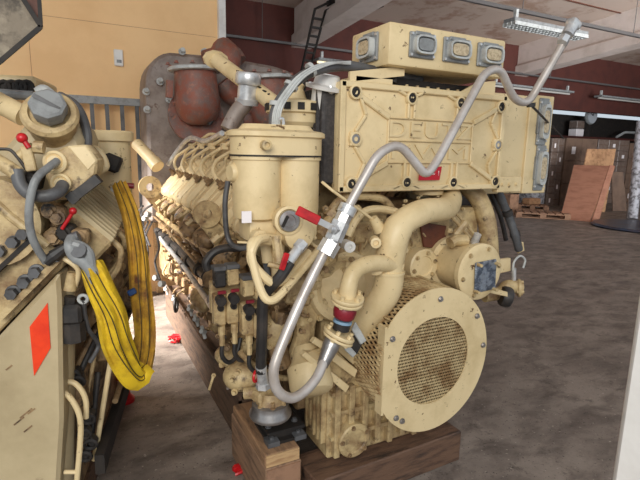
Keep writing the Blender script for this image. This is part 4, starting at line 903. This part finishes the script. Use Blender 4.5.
# front end cover
pts = [F_(-60, 400), F_(0, 335), F_(30, 303), F_(59, 272), F_(61, 300), F_(63, 420), F_(58, 500), F_(-60, 640)]
for p in pts: pass
g = G(); g.prism(pts, (0, .16, 0), .012); ec = Q(g, 'end_cover', 'cream_dull', 'smooth end cover')
g = G(); g.cyl(F_(52, 285, F+.12), F_(52, 500, F+.12), .075, seg=28); Q(g, 'cover_edge', 'cream_dull')
g = G(); g.prism([F_(29.5, 327, F-.004), F_(47.5, 303, F-.004), F_(50.5, 348, F-.004), F_(34, 376, F-.004)], (0, .003, 0)); g.build('sticker', 'orange_sticker', ec, label='orange square sticker')
g = G()
for x0, y0, L_ in ((14, 425, 10), (20, 418, 12), (24, 432, 8), (28, 414, 7), (6, 370, 6)):
    g = G(); g.bar(F_(x0, y0, F-.0005), F_(x0+L_, y0-L_*.8, F-.0005), .005, .003, up=(0, 1, 0)); g.build('scuff_mark', 'cream_g', ec)
# sloping deck bands
def band(p1, p2, wd, y, th, m, name): 
    a_, b_ = F_(*p1, y), F_(*p2, y); g = G(); g.bar(a_, b_, th, wd, up=(0, 1, 0)); return Q(g, name, m)
g = G(); g.prism([F_(-20, 290, F+.02), F_(0, 266, F+.02), F_(26, 243, F+.02), (F_(70, 232, F+.02)), F_(62, 268, F+.02), F_(-20, 352, F+.02)], (0, .14, 0), .006); Q(g, 'deck_flange', 'cream_d')
g = G(); g.bar(F_(-10, 278, F+.0), F_(34, 237, F+.0), .014, .05, up=(0, 1, 0)); Q(g, 'joint_gasket', 'dark')
g = G(); g.bar(F_(0, 318, F-.01), F_(62, 256, F-.01), .02, .04, up=(0, 1, 0)); Q(g, 'clamp_strip', 'cream_d')
for px, py in ((14, 292), (26, 281), (37, 271), (58, 255), (2, 250), (15, 241), (25, 233)):
    c_ = F_(px, py, F-.01); g = G(); g.lathe(c_, (0, -1, 0), [(.024, 0), (.024, .008), (.02, .01)], 14); g.cyl(c_+V(0, -.005, 0), c_+V(0, -.035, 0), .018, seg=6); Q(g, 'cover_nut', 'rubber', 'dark hexagon nut')
# big round shape and neck at the left
g = G(); c_ = F_(-6, 222, F+.0); g.cyl(c_+V(0, -.02, 0), c_+V(0, .5, 0), .14, seg=30); Q(g, 'round_housing', 'cream_d')
g = G(); g.prism([F_(-30, 150, F+.1), F_(0, 152, F+.1), F_(30, 118, F+.1), F_(75, 122, F+.1), F_(84, 146, F+.1), F_(62, 178, F+.1), F_(40, 236, F+.1), F_(-30, 260, F+.1)], (0, .3, 0), .02); Q(g, 'intake_casing', 'cream_dull')
qhose([F_(-10, 198, F-.02), F_(10, 216, F-.02), F_(48, 246, F-.02)], .014, 'cream_d', 'edge_rail', sm=False)
# filler neck and cap
c_ = F_(50, 114, F+.06); up_ = V(.12, -.86, .5)
g = G(); g.lathe(c_, up_, [(.07, -.16), (.075, -.06), (.078, -.03), (.084, -.02), (.086, .0), (.078, .012), (.062, .014), (.058, .0), (0, -.005)], 34); Q(g, 'filler_neck', 'cream_d')
g = G(); g.lathe(F_(49, 109, F+.03), up_, [(.05, -.02), (.056, .01), (.054, .03), (.046, .036), (0, .038)], 8); cap = Q(g, 'filler_cap', 'grey', 'grey plastic filler cap')
g = G(); k_ = F_(49, 109, F+.03)+up_.normalized()*.036; g.bar(k_+V(-.036, 0, .02), k_+V(.036, 0, -.02), .014, .012); g.build('cap_grip', 'rubber', cap)
# head end plate with two ports, dark strip, cover row
plate = [F_(44, 172), F_(46, 157), F_(65, 146), F_(86, 145), F_(98, 160), F_(96, 175), F_(68, 200), F_(54, 200)]
g = G(); g.prism(plate, (0, .12, 0), .008); hp_ = Q(g, 'head_end_plate', 'cream_d')
g = G(); g.prism([F_(66, 146, F-.004), F_(86, 144.5, F-.004), F_(98, 161, F-.004), F_(88, 172, F-.004)], (0, .10, 0), .006); g.build('end_plate_step', 'cream', hp_)
for (px, py, r) in ((56, 162, .036), (62, 183, .031)):
    g = G(); g.lathe(F_(px, py, F), (-.1, -1, 0), [(r, -.01), (r, .012), (r*.8, .018), (r*.62, .012), (r*.55, .02), (0, .02)], 24); g.build('port_collar', 'cream', hp_)
g = G()
g.bar(F_(70, 200, F-.005), F_(99, 178, F-.005), .03, .04, up=(0, 1, 0)); g.bar(F_(70, 200, F-.012), F_(76, 195, F-.012), .036, .03, up=(0, 1, 0)); Q(g, 'rubber_strip', 'black')
# row of rocker covers going back
ra, rb2 = F_(76, 211, 1.76), F_(104, 178, 2.36); dn = (F_(119, 191, 2.36)-F_(104, 178, 2.36)).normalized(); ra_ = (rb2-ra)/5; nr = dn.cross(ra_.normalized()); nr = nr if nr.z > 0 else -nr
def lcover():
    mx = Matrix((dn, ra_.normalized(), nr)).transposed(); L_ = ra_.length
    g = G(); g.box(ra+ra_*.5+dn*.06-nr*.06, (.20, L_*.96, .10), mx, .012); hd_ = Q(g, 'cylinder_head', 'cream_d')
    g = G()
    for k in range(3): g.box(ra+ra_*(.2+.3*k)+dn*.06-nr*.01, (.19, .016, .03), mx, .004)
    g.build('cover_ribs', 'cream_dull', hd_)
    g = G(); q = ra+ra_*.5+dn*.15-nr*.02; g.tube([q, q+dn*.05, q+dn*.09-nr*.06, q+dn*.10-nr*.16], .011, 8, .03); g.build('pipe_bend', 'cream_d', hd_)
    g = G(); q = ra+ra_*.5+dn*.13-nr*.12; g.cyl(q, q-nr*.10+dn*.02, .04, seg=12); g.cyl(q-nr*.10+dn*.02, q-nr*.13+dn*.02, .05, seg=6); g.build('push_rod_tube', 'cream_g', hd_)
    return hd_
h0 = lcover()
yr = (TL_ @ ra_)
yv = TL_ @ V(0, .27, 0)
for k in range(1, 5): dup(h0, yr*k, E2)
# flank: elbows and clutter, repeated per cylinder
def lf(y):
    g = G(); g.tube([(-.50, y, 1.14), (-.40, y, 1.10), (-.38, y+.02, 1.0), (-.46, y+.03, .92)], .035, 12, .04); a_ = Q(g, 'exhaust_elbow', 'cream_g')
    g = G(); g.lathe((-.50, y, .66), (1, 0, .1), [(.11, 0), (.105, .03), (.09, .045), (0, .05)], 22); b_ = Q(g, 'crankcase_door', 'cream_g')
    g = G(); g.box((-.42, y+.1, .80), (.06, .06, .16), None, .01); g.cyl((-.42, y+.1, .80), (-.36, y+.1, .78), .03, seg=10); c_ = Q(g, 'injection_pump_unit', 'cream_g')
    g = G(); g.tube([(-.42, y+.1, .88), (-.37, y+.08, .98), (-.40, y+.04, 1.12)], .012, 8, sm=True); d_ = Q(g, 'injection_pipe', 'cream_d')
    return a_, b_, c_, d_
for o in lf(F+.25):
    for k in range(1, 4): dup(o, yv*k, E2)
for z, r, m, n_ in ((.74, .02, 'black', 'harness_tube'), (.50, .013, 'cream_g', 'oil_pipe'), (1.02, .02, 'cream_d', 'oil_pipe')):
    qhose([(-.39, F+.4, z), (-.39, 2.95, z)], r, m, n_, sm=False)
g = G(); g.bx((-.42, F+.1, .36), (-.385, 2.95, .44)); Q(g, 'side_rail', 'dark')
# near clutter right of the end cover
g = G(); c_ = F_(72, 313, 1.75); g.box(c_, (.07, .06, .07), None, .01); g.cyl(c_+V(0, 0, -.03), c_+V(0, 0, -.1), .04, seg=8); g.cyl(c_+V(-.02, 0, -.03), c_+V(.0, 0, .06), .02, seg=6); Q(g, 'pressure_switch', 'black')
g = G(); g.ring(F_(83, 299, 1.74), (0, 1, 0), .014, .006, 14); Q(g, 'ring_terminal', 'lgrey')
qhose([F_(84, 301, 1.74), F_(85, 315, 1.76), F_(89, 330, 1.78), F_(98, 343, 1.85), F_(96, 352, 1.85), F_(90, 362, 1.85)], .008, 'rubber', 'thin_hose')
qhose([F_(62, 381, 1.78), F_(74, 383, 1.78), F_(82, 391, 1.78), F_(86, 402, 1.78), F_(86, 418, 1.78)], .010, 'cream', 'cream_hose')
qhose([F_(62, 391, 1.74), F_(72, 400, 1.74), F_(80, 418, 1.74), F_(80, 445, 1.74), F_(76, 490, 1.74)], .010, 'cream', 'cream_hose')
qhose([F_(64, 472, 1.74), F_(78, 472, 1.74)], .008, 'cream', 'cream_hose', sm=False)
qhose([F_(111, 358, 1.95), F_(98, 438, 1.9), F_(94, 460, 1.9)], .010, 'cream', 'guard_rod', sm=False)
qhose([F_(97, 345, 2.0), F_(84, 410, 1.9)], .008, 'cream_d', 'guard_rod', sm=False)
for i, (a_, b_) in enumerate((((96, 330), (74, 372)), ((100, 330), (80, 372)), ((92, 375), (84, 440)), ((98, 372), (90, 450)))):
    qhose([F_(*a_, 2.0), F_(*b_, 1.9)], .012, 'black' if i % 2 else 'cream_g', 'cable_duct', sm=False)
for (px, py) in ((75, 372), (80, 378), (86, 430), (90, 415), (92, 440), (70, 372), (87, 452)):
    c_ = F_(px, py, 1.86); g = G(); g.box(c_, (.04, .04, .03), Matrix.Rotation(px, 3, 'Y'), .005); g.ring(c_+V(0, -.03, 0), (0, 1, .3), .022, .007, 12); Q(g, 'cable_gland', 'black')
qhose([F_(63, 258, 1.68), F_(78, 270, 1.68), F_(74, 290, 1.70)], .008, 'cream', 'thin_pipe')
g = G(); g.cyl(F_(72, 272, 1.69), F_(70, 290, 1.69), .015, .02, 12); Q(g, 'pipe_socket', 'cream_d')
# hoses over the end plate
qhose([F_(17, 170, F-.05), F_(20, 184, F-.06), F_(30, 194, F-.07), F_(46, 196, F-.08), F_(58, 192, F-.06), F_(63, 185, F-.02)], .019, 'rubber', 'thick_hose', seg=14)
qhose([F_(-8, 158, F-.03), F_(6, 166, F-.04), F_(18, 174, F-.05)], .022, 'cream_d', 'hose_stub', seg=12)
qhose([F_(57, 161, F-.02), F_(48, 168, F-.06), F_(37, 178, F-.10), F_(31, 195, F-.11), F_(29, 220, F-.10), F_(34, 242, F-.08), F_(46, 262, F-.04)], .012, 'grey', 'grey_hose', seg=12)
g = G(); g.cyl(F_(46, 262, F-.04), F_(56, 254, F-.04), .018, seg=10); g.cyl(F_(54, 256, F-.04), F_(66, 247, F-.04), .022, .015, 10); Q(g, 'hose_fitting', 'black')
# levers
g = G(); g.sph(F_(22, 138, F-.04), .016); g.cyl(F_(23, 139, F-.04), F_(29, 148, F-.04), .008); Q(g, 'lever_knob', 'red', 'red ball knob')
g = G(); g.bar(F_(26, 146, F-.03), F_(32, 171, F-.03), .03, .02, up=(0, 1, 0), bev=.003); g.cyl(F_(20, 156, F-.02), F_(34, 147, F-.02), .016); g.cyl(F_(34, 147, F-.02), F_(44, 148, F-.02), .02, seg=8); Q(g, 'lever_arm', 'cream_d')
g = G(); g.sph(F_(73, 211, F-.02), .012); g.cyl(F_(73, 212, F-.02), F_(62, 229, F-.02), .006); Q(g, 'lever_knob', 'red', 'small red ball lever')
g = G(); g.cyl(F_(120, 185, 2.2), F_(134, 186, 2.2), .012); Q(g, 'grip', 'dred', 'dark red grip')
g = G()
for (px, py, rz) in ((32, 178, .3), (26, 180, .8), (37, 190, .2), (60, 214, .6), (54, 222, .3), (68, 232, .5), (48, 206, .4)):
    pass
for (px, py) in ((34, 180), (60, 216), (52, 210), (66, 232), (80, 236), (56, 236)):
    c_ = F_(px, py, F+.02); g = G(); g.box(c_, (.05, .06, .06), Matrix.Rotation(px*.1, 3, 'Y'), .008); g.bolt(c_+V(0, -.03, 0), (0, -1, 0), .016, .02); Q(g, 'clamp_block', 'dark' if px % 4 else 'cream_g')
qhose([F_(0, 149, F+.0), F_(10, 150, F), F_(18, 158, F), F_(28, 172, F)], .005, 'black', 'thin_cable')
# top box with connectors, cream pipe, canister
g = G(); g.prism([F_(-30, 73, 2.1), F_(35, 76, 2.1), F_(35, 96, 2.1), F_(-30, 95, 2.1)], (0, .3, 0), .01); tb = Q(g, 'terminal_box', 'cream')
for px in (4, 12, 20, 27): 
    g = G(); c_ = F_(px, 87, 2.08); g.ring(c_, (0, 1, 0), .02, .008, 12); g.box(c_+V(0, .01, 0), (.03, .02, .03)); g.build('connector', 'dark' if px % 8 else 'lgrey', tb)
qhose([F_(-10, 93, 2.04), F_(34, 96, 2.04)], .018, 'grey', 'grey_duct', sm=False)
qhose([F_(-12, 97, 1.95), F_(24, 116, 1.9)], .036, 'cream', 'cream_pipe', sm=False, seg=16)
qhose([F_(38, 93, 2.0), F_(44, 90, 2.0), F_(52, 96, 2.0)], .02, 'lgrey', 'silver_joint')
qhose([F_(60, 96, 1.95), F_(74, 104, 1.9), F_(82, 116, 1.88), F_(87, 134, 1.86), F_(87, 146, 1.86)], .016, 'rubber', 'grey_hose')
c_ = F_(110, 140, 2.3)
g = G(); g.lathe(V(c_.x, 2.3, 0), (0, 0, 1), [(0, 1.33), (.06, 1.33), (.08, 1.36), (.082, 1.62), (.096, 1.625), (.098, 1.66), (.09, 1.668), (0, 1.67)], 30); Q(g, 'filter_canister', 'cream')
g = G(); g.box(F_(112, 163, 2.19), (.07, .05, .07), Matrix.Rotation(.4, 3, 'Y'), .01); g.cyl(F_(94, 158, 2.15), F_(108, 168, 2.15), .02); Q(g, 'canister_valve', 'dark')
qhose([F_(88, 150, 2.0), F_(98, 150, 2.0), F_(106, 166, 2.0), F_(98, 172, 2.0)], .014, 'cream', 'bent_pipe')
qhose([F_(68, 136, 1.9), F_(76, 144, 1.9)], .014, 'zinc', 'bright_pin', sm=False)
# wooden support behind the rear
# ------------------------------------------------------------------ lifting gear on the left engine
def web(name, pts, wd, m, label, tw, th=.028, par=None):
    P_ = smooth(pts, 5); n = len(P_); g = G(); R = []
    for i, p in enumerate(P_):
        d = (P_[min(i+1, n-1)]-P_[max(i-1, 0)]).normalized(); t = i/(n-1); a = tw(t)
        s = V(math.cos(a), math.sin(a), 0); s = (s-d*s.dot(d)).normalized(); u = d.cross(s); W = wd(t)
        ring = []
        for k in range(14):
            x = -1+2*k/13; ring.append(p+s*x*W/2+u*(th/2+(.016 if wd(.5) > .09 else .010)*math.cos(x*2.2)+.008*math.sin(x*8+t*9)))
        for k in range(13, -1, -1):
            x = -1+2*k/13; ring.append(p+s*x*W/2+u*(-th/2-.006+.006*math.sin(x*9+t*7)))
        R.append(ring)
    g.rings(R); r = g.build(name, m, par) if par else g.build(name, m)
    if label: r['label'] = label; r['category'] = 'sling'
    return r, R
SL = thing('lifting_sling', TL_ @ F_(118, 383, 1.8), 'yellow lifting sling hanging in a loop from the grey shackle on the left engine', 'sling')
_, R1_ = web('webbing', [F_(90, 264, 1.62), F_(99, 286, 1.6), F_(112, 314, 1.6), F_(118, 342, 1.62), F_(128, 366, 1.66), F_(137, 377, 1.70), F_(145, 368, 1.74)], lambda t: .07+.03*min(t*2, 1)-.04*max(t-.75, 0)*4, 'yellow', None, lambda t: -.3+2.1*t, par=SL)
g = G()
for j in (3, 5, 9): g.tube([r[j]+(r[j]-r[-j-1]).normalized()*.003 for r in R1_], .0018, 5)
g.build('stitching', 'thread', SL)
_, R2_ = web('webbing', [F_(119, 184, 1.95), F_(131, 215, 1.9), F_(138, 250, 1.86), F_(141, 290, 1.83), F_(145, 330, 1.8), F_(144, 358, 1.77), F_(138, 380, 1.73)], lambda t: .05+.03*min(t*2, 1)-.01*t, 'oldweb', None, lambda t: .15+.2*math.sin(t*4), par=SL)
g = G()
for j in (4, 9): g.tube([r[j]+(r[j]-r[-j-1]).normalized()*.003 for r in R2_], .0016, 5)
g.build('stitching', 'thread', SL)
g = G(); g.box(F_(132, 292, 1.80), (.03, .02, .022), Matrix.Rotation(-.5, 3, 'Y'), .004); g.build('clip', 'clip', SL, label='dark blue clip')
SK = thing('shackle', TL_ @ F_(80, 252, 1.62), 'grey hook-shaped shackle holding the yellow sling', 'shackle')
g = G(); g.tube([F_(72, 239, 1.63), F_(70, 246, 1.6), F_(74, 256, 1.6), F_(83, 261, 1.6), F_(91, 270, 1.6), F_(96, 282, 1.6)], [.018]*14+[.020]*40, 12, sm=True); g.tube([F_(73, 244, 1.6), F_(82, 247, 1.6), F_(89, 254, 1.6), F_(91, 268, 1.6)], .016, 10, sm=True); g.build('bow', 'grey', SK)
g = G(); g.cyl(F_(69, 240, 1.64), F_(79, 236, 1.64), .018, seg=8); g.cyl(F_(78, 250, 1.58), F_(84, 253, 1.62), .024, seg=12); g.build('pin', 'rubber', SK)
SK2 = thing('shackle', TL_ @ F_(122, 196, 2.0), 'small grey shackle at the upper end of the worn yellow sling', 'shackle')
g = G(); g.tube([F_(114, 192, 2.0), F_(119, 186, 2.0), F_(124, 192, 2.0), F_(126, 202, 2.0)], .018, 10, sm=True); g.build('bow', 'lgrey', SK2)
# red things on the floor
def crumple(px, py, r, name, label, seed, m='red'):
    rr = random.Random(seed); p = aZ(px, py, 0); b = B()
    for k in range(5): b.tube([p+V(rr.uniform(-r, r), rr.uniform(-r, r), .012+rr.random()*r*.5) for _ in range(5)], .008, 6, sm=True)
    b.build(name, m, label=label, cat='tape')
crumple(177, 342, .07, 'crumpled_tape', 'crumpled red tape on the bright floor beside the timber beam', 2)
crumple(240, 472, .03, 'tape_scrap', 'small red scrap at the bottom edge beside the timber block', 5)
p = TL_ @ F_(116, 401, 2.55); g = B(); z_ = p.z
r_ = thing('red_stand', (p.x, p.y, 0), 'red stand standing on the floor under the yellow sling', 'stand')
p0 = aZ(125, 401, 0); g.lathe((p0.x, p0.y, 0), (0, 0, 1), [(0, 0), (.06, 0), (.06, .02), (.035, .05), (.03, .15), (.05, .16), (.05, .19), (0, .19)], 18)
ROOTLOC[r_.name] = V(p0.x, p0.y, 0); g.build('stand_body', 'red', r_)
for o in (r_,): o.location = (p0.x, p0.y, 0)

# ================================================================== SMALL FITTINGS OF THE MAIN ENGINE
R_ = random.Random(11)
def fitting(c, n, s_, m):
    t = R_.random(); g = B(); n = Vector(n).normalized()
    if t < .35:
        g.lathe(c, n, [(s_*.7, -s_), (s_*.7, 0), (s_*.55, s_*.15)], 12); g.cyl(c, c+n*s_*.8, s_*.42, seg=6); P(g, 'screw_plug', m)
    elif t < .7:
        d = V(R_.uniform(-1, 1), R_.uniform(-.3, .3), R_.uniform(-1, 1)).normalized(); e = c+n*s_*1.2
        g.tube([c-n*s_, c, e, e+d*s_*1.5, e+d*s_*4-n*s_*2], s_*.36, 8, s_*.6); g.cyl(c-n*s_*.2, c+n*s_*.5, s_*.62, seg=6); P(g, 'pipe_fitting', m)
    else:
        rt = Matrix.Rotation(R_.uniform(-1, 1), 3, 'Y'); g.box(c, (s_*2.4, s_*1.4, s_*1.6), rt, s_*.2); g.bolt(c+n*s_*.7+V(s_*.6, 0, 0), n, s_*.35, s_*.4); g.bolt(c+n*s_*.7-V(s_*.6, 0, 0), n, s_*.35, s_*.4); P(g, 'clamp_block', m)
for k in range(46):
    px, py = R_.uniform(296, 398), R_.uniform(205, 262)
    if px > 372 and py > 225: continue
    fitting(aY(px, py, R_.uniform(1.80, 1.9)), (-.3, -1, .1), R_.uniform(.012, .024), R_.choice(['cream_d', 'cream_d', 'cream', 'cream_g']))
for k in range(26):
    px, py = R_.uniform(268, 330), R_.uniform(262, 345)
    fitting(aY(px, py, R_.uniform(1.84, 1.92)), (-.4, -1, .1), R_.uniform(.012, .024), R_.choice(['cream_d', 'cream_g', 'cream_g']))
for k in range(14):
    fitting(aY(R_.uniform(244, 318), R_.uniform(222, 245), R_.uniform(1.66, 1.76)), (-.2, -1, -.1), R_.uniform(.012, .02), R_.choice(['cream', 'cream_d']))
for k in range(16):
    fitting(aY(R_.uniform(400, 472), R_.uniform(196, 255), R_.uniform(1.84, 1.88)), (-.2, -1, .1), R_.uniform(.010, .018), R_.choice(['cream_d', 'cream']))
for k in range(70):
    y = R_.uniform(2.05, 4.6); z = R_.choice([R_.uniform(.38, .75), R_.uniform(.75, 1.15)])
    fitting(V(.74+R_.uniform(-.05, .04), y, z), (-1, -.3, .1), R_.uniform(.018, .034), R_.choice(['cream_d', 'cream_g', 'cream_g', 'rust_grey']))
for k in range(14):
    fitting(aY(R_.uniform(212, 268), R_.uniform(335, 392), R_.uniform(1.95, 2.05)), (-.4, -1, .2), R_.uniform(.016, .028), R_.choice(['cream_d', 'cream_g']))
# flange above the big pipe and worn edges on the gear case
flange(aY(428, 192, 1.86), (0, 0, 1), .075, .02, 'pipe_flange', 'cream', 4)
